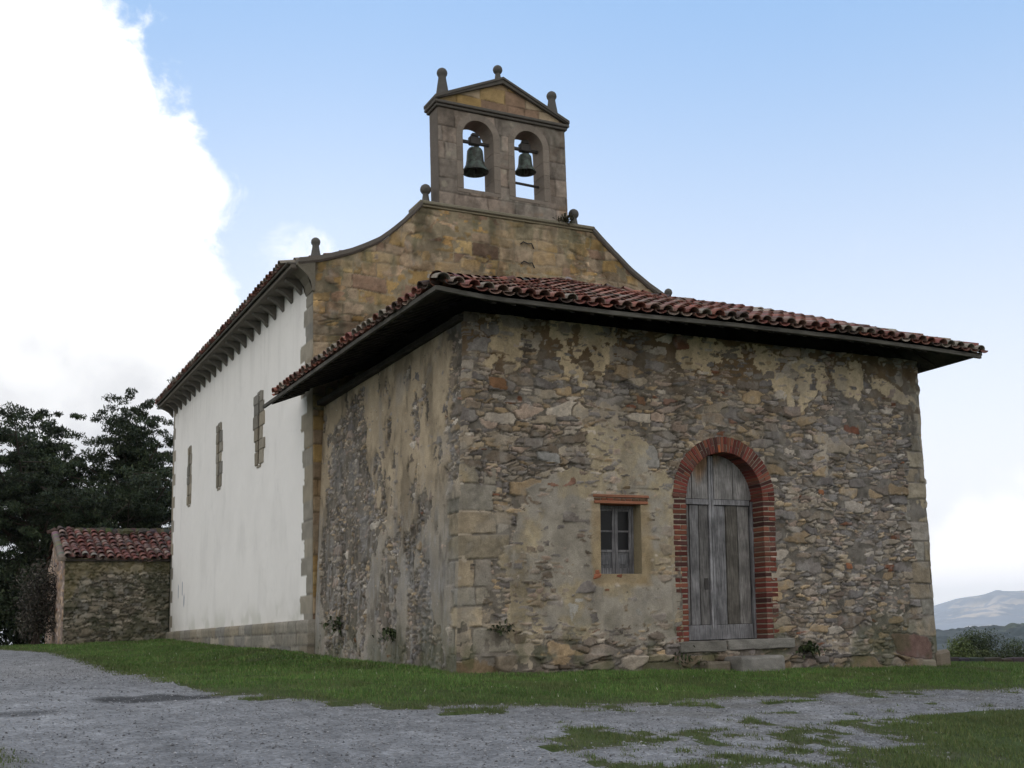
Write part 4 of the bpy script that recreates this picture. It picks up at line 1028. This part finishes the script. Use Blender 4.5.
for s_ in (-1, 1):
    xe = AX+s_*(BX1-AX+.10)
    for (t0, t1, dy) in ((-.09, .0, -.08), (.003, .055, -.11)):
        P = [(xe, 12.21+t0*.2), (AX, APZ-.02+t0), (AX, APZ-.02+t1), (xe, 12.23+t1)]
        if s_ == 1: P = P
        m.prism(P if s_ == -1 else P[::-1], YB0+dy, YB1-dy, 'y', dkc)
m.build('raking_cornice', 'masonry', belf)
def finial(x, y, z0, hb, r, rb, par, base=.13):
    m = MB(); m.lathe(x, y, [(0, z0), (base, z0), (base*.95, z0+.03), (base*.70, z0+hb*.5), (min(base*.55, rb*.72), z0+hb-.01), (min(base*.55, rb*.72), z0+hb+.01)]+[(max(.02, rb*math.sin(math.pi*t/8)), z0+hb+rb*.9-rb*math.cos(math.pi*t/8)) for t in range(2, 8)]+[(0, z0+hb+rb*1.9)], 14, (.115, .11, .105))
    m.build('finial', 'masonry', par, smooth=True)
finial(3.02, 7.10, 12.2, .69, 0, .125, belf, .20); finial(5.88, 7.10, 12.2, .69, 0, .125, belf, .20); finial(4.45, 7.10, 13.02, .26, 0, .115, belf, .11)
finial(2.57, 7.12, 9.74, .27, 0, .125, belf, .12); finial(6.37, 7.12, 9.74, .25, 0, .125, belf, .13)
finial(.04, 7.1, 8.13, .33, 0, .10, church, .14); finial(8.96, 7.1, 8.05, .31, 0, .10, church, .12)
# cramps on the facade
for (a, b) in ((4.95, 9.08), (4.95, 8.62)):
    m = MB(); m.tube([(a-.17, CD-.02, b-.02), (a-.12, CD-.06, b+.03), (a, CD-.05, b), (a+.10, CD-.05, b+.02), (a+.17, CD-.03, b-.09)], .014, 6); m.build('iron_cramp', 'iron', church)
# nave roof
sN = .30
for s_, nm, x0_, up_, n_ in ((1, 'nave_roof_tiles', XN-.55, (1, 0, .3), (-.3, 0, 1)), (-1, 'nave_roof_tiles', XE+.70, (-1, 0, .3), (.3, 0, 1))):
    k_ = 1/math.hypot(1, .3)
    tiles(nm, 'tile', church, (x0_, 7.35, 7.99), (0, 1, 0), [t*k_ for t in up_], [t*k_ for t in n_], 60, 16, .25, .34, lambda a, b: True, 50+s_, pal=TP*.8)
    V = [(x0_+s_*.05, 7.3, 7.94), (4.43, 7.3, 7.94+.3*5.1), (4.43, CD+CL+.2, 7.94+.3*5.1), (x0_+s_*.05, CD+CL+.2, 7.94)]
    mk('roof_deck', V, np.array([(0, 1, 2, 3)]), 'dark_wood', church, col=np.array([.05, .04, .03]))
skin('gable_back', XN, XE, 7.5, 9.7, .2, lambda u, v: (u*0, np.tile(np.array([.3, .26, .2]), (len(u), 1))), lambda u, v, h: np.c_[u, CD+.46+h*0, v], 'masonry', church, None, 0, vtop=lambda U: np.interp(U, cpx, cpz)-.08)

# bells hang in the belfry: things of their own
def bell(cx_, cz, r, h, label, yk):
    t = thing('bell', (cx_, 7.14, cz), label, 'bell', None)
    m = MB(); y = 7.14
    pr = [(r*1.0, cz), (r*.99, cz+h*.05), (r*.86, cz+h*.14), (r*.72, cz+h*.28), (r*.65, cz+h*.48), (r*.615, cz+h*.72), (r*.585, cz+h*.86), (r*.48, cz+h*.95), (r*.2, cz+h), (0, cz+h)]
    m.lathe(cx_, y, pr, 24); m.lathe(cx_, y, [(0, cz+h*.88), (r*.45, cz+h*.82), (r*.5, cz+h*.5), (r*.62, cz+h*.28), (r*.8, cz+h*.10), (r*.96, cz+.002), (r*1.0, cz)], 24)
    for s_ in (-1, 1): m.tube([(cx_+s_*r*.2, y, cz+h*.97), (cx_+s_*r*.25, y, cz+h*1.12), (cx_, y, cz+h*1.18)], .02, 6)
    m.build('bell_body', 'bronze', t, smooth=True)
    m = MB(); zk = cz+h*1.10
    m.box(cx_-.14, cx_+.14, y-.07, y+.07, zk, zk+.20, (.06, .05, .045), .02); m.box(cx_-.08, cx_+.10, y-.06, y+.06, zk+.205, zk+.29, (.06, .05, .045), .02)
    m.box(cx_-.46, cx_-.14, y-.035, y+.035, zk+.02, zk+.09, (.06, .05, .045), .01); m.box(cx_+.14, cx_+.46, y-.035, y+.035, zk+.02, zk+.09, (.06, .05, .045), .01)
    m.build('yoke', 'iron', t)
    m = MB(); m.tube([(cx_, y, cz+h*.8), (cx_+.01, y, cz+.02), (cx_+.015, y, cz-.05)], [.012, .018, .03], 8); m.build('clapper', 'iron', t)
bell(3.82, 10.74, .31, .60, 'large green bronze bell under the left belfry arch', 0)
bell(5.12, 10.95, .255, .46, 'smaller green bronze bell under the right belfry arch, above an iron bar', 0)
m = MB(); m.tube([(4.69, 7.14, 10.66), (5.47, 7.14, 10.64)], .033, 8); m.build('tie_bar', 'iron', belf)

# ------------------------------------------------------------------ outbuilding
SX0, SX1, SY0, SY1, SZ = -3.20, -.12, 21.98, 27.2, 3.0
shed = thing('outbuilding', (-1.7, 23.5, .35), 'small mossy rubble outbuilding with red tiled roof beyond the white nave', 'outbuilding')
SP = np.array([(.14, .125, .10), (.20, .18, .14), (.10, .095, .08), (.16, .15, .115), (.26, .24, .20)])
def shed_fn(u, v):
    h, c, g_ = rubble(u, v, 900, .24, .14, SP, .5, 2); fill = .006+.01*fbm(u, v, 2, 3, 901)
    mo_ = np.array([.09, .085, .06])*(.5+.9*fbm(u, v, 7, 3, 902))[:, None]
    c = np.where((fill > h)[:, None], mo_, c); h = np.maximum(h, fill)
    oc_ = ss(2.35, 2.65, v+(fbm(u, v, 2, 4, 903)-.5)*.6+.9*ss(-2.7, -3.1, u)*(v > 1.3))*.5; c = c*(1-oc_)[:, None]+oc_[:, None]*np.array([.17, .14, .06])*(.6+.8*fbm(u, v, 6, 4, 905))[:, None]
    iv = ss(.46, .62, fbm(u, v, 2.0, 6, 904, .65)+.14*ss(-1.8, -.4, u)-.05)*.5; c = c*(1-iv)[:, None]+iv[:, None]*np.array([.035, .045, .022])
    return h*1.5, c
skin('front_wall', SX0, SX1, .0, SZ, .03, shed_fn, lambda u, v, h: np.c_[u, SY0-h, v], 'masonry', shed, None, .3)
def sside(u, v):
    h, c, g_ = rubble(u, v, 950, .34, .2, PAL*np.array([1.25, 1.1, 1.1]), .5); fill = .02+.012*fbm(u, v, 2, 3, 951)
    mo_ = np.array([.27, .215, .19])*(.6+.7*fbm(u*2, v*.6, 2, 4, 952))[:, None]; return np.maximum(h, fill), np.where((fill > h)[:, None], mo_, c)
SRY, SRZ = 24.6, 4.02
skin('side_wall', SY0, SY1, .0, SZ, .05, sside, lambda u, v, h: np.c_[SX0-h, u, v], 'masonry', shed, None, .3, vtop=lambda U: SRZ-.04-np.abs(U-SRY)*(SRZ-SZ)/(SRY-SY0))
skin('back_wall', SX0, SX1, .0, SZ, .15, shed_fn, lambda u, v, h: np.c_[u, SY1+h*0, v], 'masonry', shed, None, .2)
ks = (SRZ-SZ)/(SRY-SY0); kk = 1/math.hypot(1, ks)
STP = np.array([(.17, .058, .045), (.14, .05, .04), (.19, .08, .06), (.085, .055, .045), (.23, .16, .13)])
tiles('front_tiles', 'tile', shed, (SX0+.06, SY0-.16, SZ-.03), (1, 0, 0), (0, kk, ks*kk), (0, -ks*kk, kk), 16, 9, .25, .33, lambda a, b: True, 71, pal=STP, wts=np.array([.3, .25, .2, .15, .1]), zoff=lambda a, b: -.05*a/3+.05*math.sin(a*2+1)+.03*math.sin(a*5+b*3))
tiles('back_tiles', 'tile', shed, (SX0-.02, SY1+.16, SZ-.03), (1, 0, 0), (0, -kk, ks*kk), (0, ks*kk, kk), 13, 9, .25, .33, lambda a, b: True, 72, pal=STP, wts=np.array([.3, .25, .2, .15, .1]))
m = MB(); random.seed(8)
for i in range(44):
    x = SX0-.12+i*.095; m.lathe(x, SRY+random.uniform(-.08, .08), [(0, SRZ-.02), (.22, SRZ-.04), (.20+random.uniform(-.04, .04), SRZ+.06), (.12, SRZ+.13+random.uniform(-.05, .06)), (0, SRZ+.17)], 8, [v*random.uniform(.7, 1.2) for v in (.085, .075, .055)])
for i in range(40):
    t = i/40; y = SY0-.1+t*(SRY-SY0+.1); zz = SZ+(y-SY0)*ks
    for xo, cc in ((-.10, (.20, .16, .15)),): m.lathe(SX0+xo, y, [(0, zz-.06), (.12, zz-.05), (.13, zz+.06), (.06, zz+.12+random.uniform(-.02, .02)), (0, zz+.13)], 7, [v*random.uniform(.75, 1.2) for v in cc])
m.build('mossy_ridge', 'masonry', shed)
m = MB(); m.box(SX0-.0, SX1, SY0-.13, SY0-.04, SZ-.10, SZ-.03, (.04, .035, .03), .01); m.build('eave_beam', 'dark_wood', shed)

# ------------------------------------------------------------------ leaves
def leaf_cloud(centres, radii, n_each, size, rnd, pal, flat=.6, up=.3):
    """many small leaf faces through ellipsoid clumps -> V, F, C"""
    nC = len(centres); tot = int(nC*n_each)
    k = rnd.randint(0, nC, tot); c = np.asarray(centres)[k]; r = np.asarray(radii)[k]
    d = rnd.normal(size=(tot, 3)); d /= np.linalg.norm(d, axis=1)[:, None]; rad = rnd.rand(tot)**.45
    p = c+d*rad[:, None]*np.c_[r, r, r*flat]
    a = rnd.normal(size=(tot, 3)); a /= np.linalg.norm(a, axis=1)[:, None]
    b = np.cross(a, rnd.normal(size=(tot, 3))); b /= np.linalg.norm(b, axis=1)[:, None]
    s = size*rnd.uniform(.6, 1.5, tot)[:, None]
    a = a*s*1.3+np.array([0, 0, up])*s; b = b*s*.5
    V = np.stack([p-a*.5, p+b*.5, p+a*.5, p-b*.5], 1).reshape(-1, 3)
    F = np.arange(tot*4).reshape(-1, 4)
    tone = rnd.rand(nC)[k]
    C = np.asarray(pal)[rnd.randint(0, len(pal), tot)]*(.55+.9*tone)[:, None]*rnd.uniform(.75, 1.25, tot)[:, None]
    return V, F, np.repeat(C, 4, axis=0)
DARK = [(.026, .042, .018), (.034, .050, .022), (.020, .033, .016), (.045, .058, .026)]
def conifer(name, x, y, H, spread, seed, label, lean_=(0, 0), shape=None, n_l=46, crown0=.12):
    rnd = np.random.RandomState(seed); z0 = gz(x, y)-.2
    t = thing(name, (x, y, z0), label, 'tree', 'dark trees behind the outbuilding')
    m = MB(); top = np.array([x+lean_[0], y+lean_[1], z0+H*.70])
    tr = [np.array([x, y, z0])+(top-np.array([x, y, z0]))*q+np.r_[rnd.normal(size=2)*.12, 0]*(q > 0) for q in np.linspace(0, 1, 8)]
    m.tube([tuple(p) for p in tr], list(np.linspace(.38, .06, 8)), 9)
    cen = []; rad = []
    for i in range(n_l):
        q = crown0+(1-crown0)*(i+.5)/n_l+rnd.uniform(-.06, .06); q = min(q, .98); p0 = tr[0]+(tr[-1]-tr[0])*min(q*.95, .97)
        az = i*2.399+rnd.uniform(-.4, .4); R_ = spread*shape(q)*rnd.uniform(.65, 1.12)
        end = p0+np.array([math.cos(az)*R_, math.sin(az)*R_, R_*rnd.uniform(-.05, .75)])
        end[2] = min(end[2], z0+H*(.93-.10*(R_/spread)))
        mid = (p0+end)/2+np.array([0, 0, -.06*R_])
        m.tube([tuple(p0), tuple(mid), tuple(end)], [.09*(1.2-q)+.02, .05, .015], 5, cap=False)
        nsub = max(3, int(R_*2.8))
        for s_ in range(nsub):
            f = .28+.76*(s_+rnd.rand())/nsub; pb = p0+(mid-p0)*min(1, f*2) if f < .5 else mid+(end-mid)*(f-.5)*2
            off = rnd.normal(size=3)*np.array([.46, .46, .26])*(.5+R_*.12); c = pb+off
            m.tube([tuple(pb), tuple(c)], [.02, .008], 4, cap=False)
            for w in range(3):
                cc = c+rnd.normal(size=3)*np.array([.28, .28, .12]); cen.append(cc); rad.append(rnd.uniform(.20, .46))
    for q_ in range(90): cen.append(tr[-1]+rnd.normal(size=3)*np.array([.95, .95, .60])+np.array([0, 0, H*.02])); rad.append(rnd.uniform(.2, .4))
    m.build('trunk', 'bark', t)
    cen = np.array(cen); rad = np.array(rad)
    V, F, C = leaf_cloud(cen, rad, 92, .10, rnd, DARK, .5, .6)
    mk('crown', V, F, 'foliage', t, col=C)
    return t
shpA = lambda q: .35+1.05*math.sin(math.pi*min(1, q**.9))**.75 if q < .62 else max(.10, 1.55*(1-q)**.75)
conifer('conifer_tree', -3.3, 36.5, 12.5, 4.5, 3, 'dark spreading conifer with ragged top left of the outbuilding, sky showing through its limbs', (.3, 0), shpA, 60)
conifer('conifer_tree', .60, 36.0, 13.2, 4.4, 14, 'taller dark conifer rising behind the outbuilding roof beside the nave', (.1, 0), shpA, 66)
conifer('conifer_tree', -7.2, 40.5, 11.0, 3.8, 22, 'dark conifer cut by the left edge of the photo', (0, 0), shpA, 50, .05)
# dark hedge growth under the trees
rnd = np.random.RandomState(4); cen = []; rad = []
for i in range(760):
    x = rnd.uniform(-24, 3); y = 32+rnd.uniform(0, 3.5); z = gz(x, y)+rnd.uniform(-.1, 3.3)*(.65+.35*math.sin(x*1.1)); cen.append((x, y, z)); rad.append(rnd.uniform(.35, .7))
V, F, C = leaf_cloud(cen, rad, 130, .12, rnd, DARK, .9, .3)
hd = mk('hedge', V, F, 'foliage', col=C); tag(hd, 'dark unclipped hedge under the trees, left of the outbuilding', 'hedge')
# bushes on the slope at the right
GREENB = [(.045, .065, .025), (.035, .052, .022), (.06, .075, .03), (.028, .04, .02)]
def bush(x, y, w, h, seed, label, name='bush', pal=GREENB, dens=1.0, lsz=.12):
    rnd = np.random.RandomState(seed); z0 = gz(x, y)
    t = thing(name, (x, y, z0), label, 'bush'); cen = []; rad = []; m = MB()
    for i in range(int(34*dens)):
        a = rnd.rand()*6.28; q = rnd.rand()**.6; p = (x+math.cos(a)*w*q*.8, y+math.sin(a)*w*q*.5, z0+h*(.15+.75*rnd.rand()*(1-q*q*.7))); cen.append(p); rad.append(rnd.uniform(.16, .30)*h*.8)
        if i < 9: m.tube([(x+rnd.uniform(-.2, .2), y, z0-.1), tuple((np.array(p)+np.array([x, y, z0]))/2+rnd.normal(size=3)*.1), p], [.05, .03, .012], 5)
    m.build('stems', 'bark', t); V, F, C = leaf_cloud(cen, rad, 260, lsz, rnd, pal, .8, .3); mk('foliage', V, F, 'foliage', t, col=C)
BUSH = [(35.3, 23, 1.1, 3.0, 'pale green bush nearest the porch corner on the slope', [(.10, .13, .045), (.075, .10, .035)]), (37.3, 24, .9, 3.35, 'tallest dark bush on the slope right of the porch', [(.045, .065, .025), (.035, .05, .02)]), (38.6, 24.2, 1.2, 3.35, 'rounded mid green bush right of the tallest dark bush', GREENB), (40.6, 24.5, 1.8, 3.3, 'low dark bush at the right edge of the photo', [(.05, .07, .028), (.06, .08, .033)]), (36.2, 22.5, .9, 2.6, 'small leafy bush in the dip between the pale and the tallest bush', [(.08, .10, .035), (.06, .08, .03)])]
for i, (x, y, w, h, lb, pal) in enumerate(BUSH): bush(x, y, w, h, 40+i, lb, pal=pal, dens=2.2, lsz=.075)
bush(-3.75, 24.2, .34, 3.3, 77, 'greyish dry creeper hanging at the left end of the outbuilding', 'creeper', [(.07, .06, .05), (.05, .045, .038), (.09, .078, .065), (.035, .04, .026)], .9, .07)
# low wall edging the lawn on the right
m = MB(); random.seed(12); x = 11.5
while x < 44:
    w = random.uniform(.4, .8); z0 = gz(x, 10.3)
    m.box(x, x+w-.015, 10.15, 10.5, z0-.3, z0+.17+random.uniform(-.02, .02), [v*random.uniform(.7, 1.2) for v in (.055, .05, .045)], .03, .01); x += w
o = m.build('low_wall', 'masonry'); tag(o, 'low dark stone edging wall along the lawn, right of the porch', 'wall')

# plants on the walls
def tuft(name, x, y, z, n, ln, spread, seed, label, pal, cat='plant', droop=.3, nrm=(0, -1, 0)):
    rnd = np.random.RandomState(seed); V = []; F = []; C = []
    for i in range(n):
        b = np.array([x, y, z])+rnd.normal(size=3)*np.array([spread, spread*.4, spread*.4]); d = rnd.normal(size=3)*.6+np.array(nrm)*.4+np.array([0, 0, .7]); d /= np.linalg.norm(d)
        L = ln*rnd.uniform(.4, 1.1); s = np.cross(d, [0, 0, 1.])+1e-3; s = s/np.linalg.norm(s)*L*.16
        mid = b+d*L*.55; tip = b+d*L-np.array([0, 0, droop*L]); k = len(V)*1
        V += [b-s*.3, b+s*.3, mid+s, mid-s, tip]; F.append((k, k+1, k+2, k+3)); C += [np.array(pal[rnd.randint(len(pal))])*rnd.uniform(.7, 1.3)]*5
        F.append((k+3, k+2, k+4, k+4))
    F4 = np.array([f for f in F if f[2] != f[3]]); F3 = np.array([f[:3] for f in F if f[2] == f[3]])
    o = mk(name, V, [F4, F3], 'foliage', None, col=np.array(C)); return tag(o, label, cat)
GP = [(.05, .075, .03), (.07, .09, .04), (.04, .055, .025)]
tuft('wall_plant', 5.98, 6.80, 9.78, 170, .13, .12, 1, 'weedy tuft at the right foot of the belfry', [(.06, .065, .035), (.09, .08, .05)])
tuft('wall_plant', .62, -.06, .38, 90, .13, .09, 2, 'small green fern low on the front corner of the porch', GP)
tuft('wall_plant', -.06, 2.55, .35, 110, .16, .12, 3, 'straggly weed on the plastered side of the porch near its corner', GP, nrm=(-1, 0, 0))
tuft('wall_plant', -.06, 5.3, .55, 110, .17, .13, 4, 'weed rooted in the dark stones of the side of the porch', GP, nrm=(-1, 0, 0))
tuft('wall_plant', 6.25, -.10, -.10, 120, .17, .10, 5, 'weed in the corner right of the door threshold', GP)
tuft('wall_plant', 3.75, -.15, -.18, 90, .12, .16, 6, 'weeds growing over the stones left of the doorstep', GP)

# ------------------------------------------------------------------ grass
def blades(name, n, xr, yr, dens, hgt, wid, seed, label):
    rnd = np.random.RandomState(seed); x = rnd.uniform(*xr, n); y = rnd.uniform(*yr, n)
    grv, g1_, sf_ = zone(x, y)
    bare = (x > -.04) & (x < PW+.04) & (y > -.03) & (y < 8); bare |= (x > -.12) & (x < XE) & (y > 6.5) & (y < 24); bare |= (x > SX0) & (x < 0) & (y > SY0)
    bare |= (x > 4.44) & (x < 5.34) & (y > -.63) & (y < 0)
    keep = ~bare & (rnd.rand(n) < ss(-.10, .065, sf_)**1.4); d = fbm(x, y, 1.7, 4, 9); keep &= rnd.rand(n) < dens(x, y)*(.35+1.1*ss(.3, .6, d))
    x = x[keep]; y = y[keep]; g1_ = g1_[keep]; n = len(x); z = G(x, y)+(fbm(x, y, 2.2, 4, 3)-.5)*.05
    tall = fbm(x, y, 2.9, 3, 10); h = hgt*rnd.uniform(.35, 1.1, n)*(.35+1.3*tall)*(.45+.55*ss(-.05, .08, sf_[keep])); az = rnd.rand(n)*6.283; ln = rnd.uniform(.1, .75, n)*h; w = wid*rnd.uniform(.6, 1.4, n)
    a2 = rnd.rand(n)*6.283
    bx = np.cos(az)*w; by = np.sin(az)*w
    V = np.stack([np.c_[x-bx, y-by, z-.005], np.c_[x+bx, y+by, z-.005], np.c_[x+np.cos(a2)*ln, y+np.sin(a2)*ln, z+h]], 1).reshape(-1, 3)
    F = np.arange(n*3).reshape(-1, 3); pal = np.array([(.078, .165, .032), (.105, .195, .042), (.06, .13, .028), (.16, .195, .065)])
    tn = fbm(x, y, .8, 4, 14); C = pal[rnd.randint(0, 4, n)]*(.6+.75*tn)[:, None]*rnd.uniform(.7, 1.3, n)[:, None]
    dry = ss(.54, .7, fbm(x, y, 1.4, 4, 15))*.5; dry = np.maximum(dry, np.exp(-np.abs(np.clip(-g1_, 0, 9))/.25)*.5); C = C*(1-dry)[:, None]+dry[:, None]*np.array([.10, .095, .045])
    wh = rnd.rand(n) > .9985; C[wh] = (.6, .6, .5)
    o = mk(name, V, F, 'foliage', None, col=np.repeat(C, 3, axis=0)); tag(o, label, kind='stuff'); o['category'] = 'grass'
one = lambda x, y: np.ones_like(x)
blades('grass', 520000, (-7.5, 13.5), (-9.0, 1.0), lambda x, y: np.where((x > 9.3) | (x < .3) | (y < .1), 1., 0), .055, .0055, 1, 'short green turf in front of the porch and in the gravel')
blades('grass', 300000, (-8.5, 0.), (1.0, 33.), lambda x, y: ss(34, 8, y)*.5+.5, .065, .010, 2, 'green grass bank along the white nave wall')
blades('grass', 170000, (9.3, 30.), (-6, 10.2), one, .06, .010, 3, 'grass right of the porch')
# loose pebbles
def pebbles(n, seed):
    rnd = np.random.RandomState(seed); x = rnd.uniform(-8.5, 10, n); y = -8.8+28*rnd.rand(n)**1.7; g, _, _ = zone(x, y); k = g | (rnd.rand(n) < .04); x = x[k]; y = y[k]; n = len(x)
    z = G(x, y)+(fbm(x, y, 2.2, 4, 3)-.5)*.05; s = np.minimum(rnd.gamma(2., .0022, n)+.003, .018)
    base = np.array([(1, 0, 0), (0, 1, 0), (-1, 0, 0), (0, -1, 0), (0, 0, .7), (0, 0, -.5)], float)
    V = base[None]*s[:, None, None]*rnd.uniform(.6, 1.4, (n, 6, 1)); a = rnd.rand(n)*6.28; ca, sa = np.cos(a)[:, None], np.sin(a)[:, None]
    V = np.stack([V[:, :, 0]*ca-V[:, :, 1]*sa, V[:, :, 0]*sa+V[:, :, 1]*ca, V[:, :, 2]], -1)+np.c_[x, y, z+s*.25][:, None]
    f = np.array([(0, 1, 4), (1, 2, 4), (2, 3, 4), (3, 0, 4), (1, 0, 5), (2, 1, 5), (3, 2, 5), (0, 3, 5)]); F = (f[None]+(np.arange(n)*6)[:, None, None]).reshape(-1, 3)
    C = np.array([.22, .22, .23])*rnd.uniform(.4, 1.8, n)[:, None]; 
    o = mk('loose_gravel', V.reshape(-1, 3), F, 'masonry', None, col=np.repeat(C, 6, axis=0)); tag(o, 'loose grey stones scattered over the track', kind='stuff'); o['category'] = 'gravel'
pebbles(110000, 5)

# ------------------------------------------------------------------ distant land
def patch_land(name, r0_, r1_, a0, a1, nr, na, hf, colf, label):
    r_ = np.linspace(r0_, r1_, nr); a = np.radians(np.linspace(a0, a1, na)); A, Rr = np.meshgrid(a, r_); x = (np.sin(A)*Rr).ravel()-6.8; y = (np.cos(A)*Rr).ravel()-15
    z = hf(np.degrees(A).ravel(), Rr.ravel(), x, y); I_ = np.arange(nr*na).reshape(nr, na); F = np.stack([I_[:-1, :-1], I_[:-1, 1:], I_[1:, 1:], I_[1:, :-1]], -1).reshape(-1, 4)
    o = mk(name, np.c_[x, y, z], F, 'far_land', col=colf(x, y, z), smooth=True); tag(o, label, kind='structure')
def h_ridge(a, r_, x, y):
    t = (r_-1300)/1300; crest = np.interp(a, [30, 47, 48.5, 50, 52, 60], [-24, -18, -16, -19, -19, -20])
    z = -90+(crest+90)*np.sin(np.clip(t, 0, 1)*math.pi)**.8*1.0
    bump = (vn(x/9, y/9, 5)*7+vn(x/22, y/22, 6)*6)*ss(.45, .5, fbm(x, y, 1/140., 3, 7))*ss(-60, -35, z)
    return z+bump+(fbm(x, y, 1/120., 5, 8, .6)-.5)*22*np.sin(np.clip(t, 0, 1)*math.pi)
def c_ridge(x, y, z):
    f = fbm(x, y, 1/120., 4, 9); fld = ss(.50, .56, f); tone = hsh(np.floor(x/70), np.floor(y/60), 3)
    return np.array([.018, .030, .034])[None]*(.7+.6*vn(x/12, y/12, 4))[:, None]*(1-fld)[:, None]+fld[:, None]*np.array([.05, .068, .045])*(.6+.7*tone)[:, None]
patch_land('wooded_ridge', 1300, 2600, 36, 66, 150, 420, h_ridge, c_ridge, 'distant wooded ridge with fields')
def h_mt(a, r_, x, y):
    t = (r_-7000)/4000; crest = np.interp(a, [34, 40, 44, 46.9, 48.0, 49.1, 49.75, 50.2, 51, 53, 57, 62, 68], [20, 70, 110, 142, 200, 224, 262, 248, 245, 290, 330, 200, 60])
    rg = 1-np.abs(fbm(x, y, 1/700., 6, 11, .62)*2-1)*1.6
    return -90+(crest+90)*np.sin(np.clip(t, 0, 1)*math.pi/2*1.0)**1.0*np.where(t <= 1, 1, 1)*(1-.45*(1-rg)*np.sin(np.clip(t, 0, 1)*math.pi))
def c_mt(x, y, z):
    f = fbm(x, y, 1/420., 5, 12); f2 = fbm(x, y, 1/170., 5, 13, .65); sunlit_rock = ss(.46, .56, .5*f+.5*f2)*ss(170, 60, z)*1.2+.5*ss(.5, .62, f2)*ss(60, 200, z); sunlit_rock = np.clip(sunlit_rock, 0, 1)
    return np.array([.22, .25, .33])*(1-sunlit_rock)[:, None]+sunlit_rock[:, None]*np.array([.58, .50, .46])  # haze blue in the base colour; sunlit patches painted in as pale stone
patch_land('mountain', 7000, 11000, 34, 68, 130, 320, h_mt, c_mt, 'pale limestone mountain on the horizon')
mk('valley_floor', [(-14000, -14000, -92), (14000, -14000, -92), (14000, 14000, -92), (-14000, 14000, -92)], np.array([(0, 1, 2, 3)]), 'far_land', col=np.array([.06, .08, .04])); tag(bpy.data.objects['valley_floor'], 'green valley floor', kind='structure')

# ------------------------------------------------------------------ haze
hm = bpy.data.materials.new('haze'); hm.use_nodes = True; t = hm.node_tree; t.nodes.clear()
pv = t.nodes.new('ShaderNodeVolumePrincipled'); mo_ = t.nodes.new('ShaderNodeOutputMaterial'); t.links.new(pv.outputs[0], mo_.inputs['Volume'])
pv.inputs['Color'].default_value = (.86, .93, 1, 1); pv.inputs['Density'].default_value = 7.5e-5; pv.inputs['Anisotropy'].default_value = .0
MATS['haze'] = hm
V = [(a, b, c) for c in (-94, 420) for a, b in ((-11800, -11800), (11800, -11800), (11800, 11800), (-11800, 11800))]
o = mk('haze', V, CUBE_F, 'haze'); tag(o, 'thin bluish haze over the valley', kind='stuff'); o['category'] = 'haze'
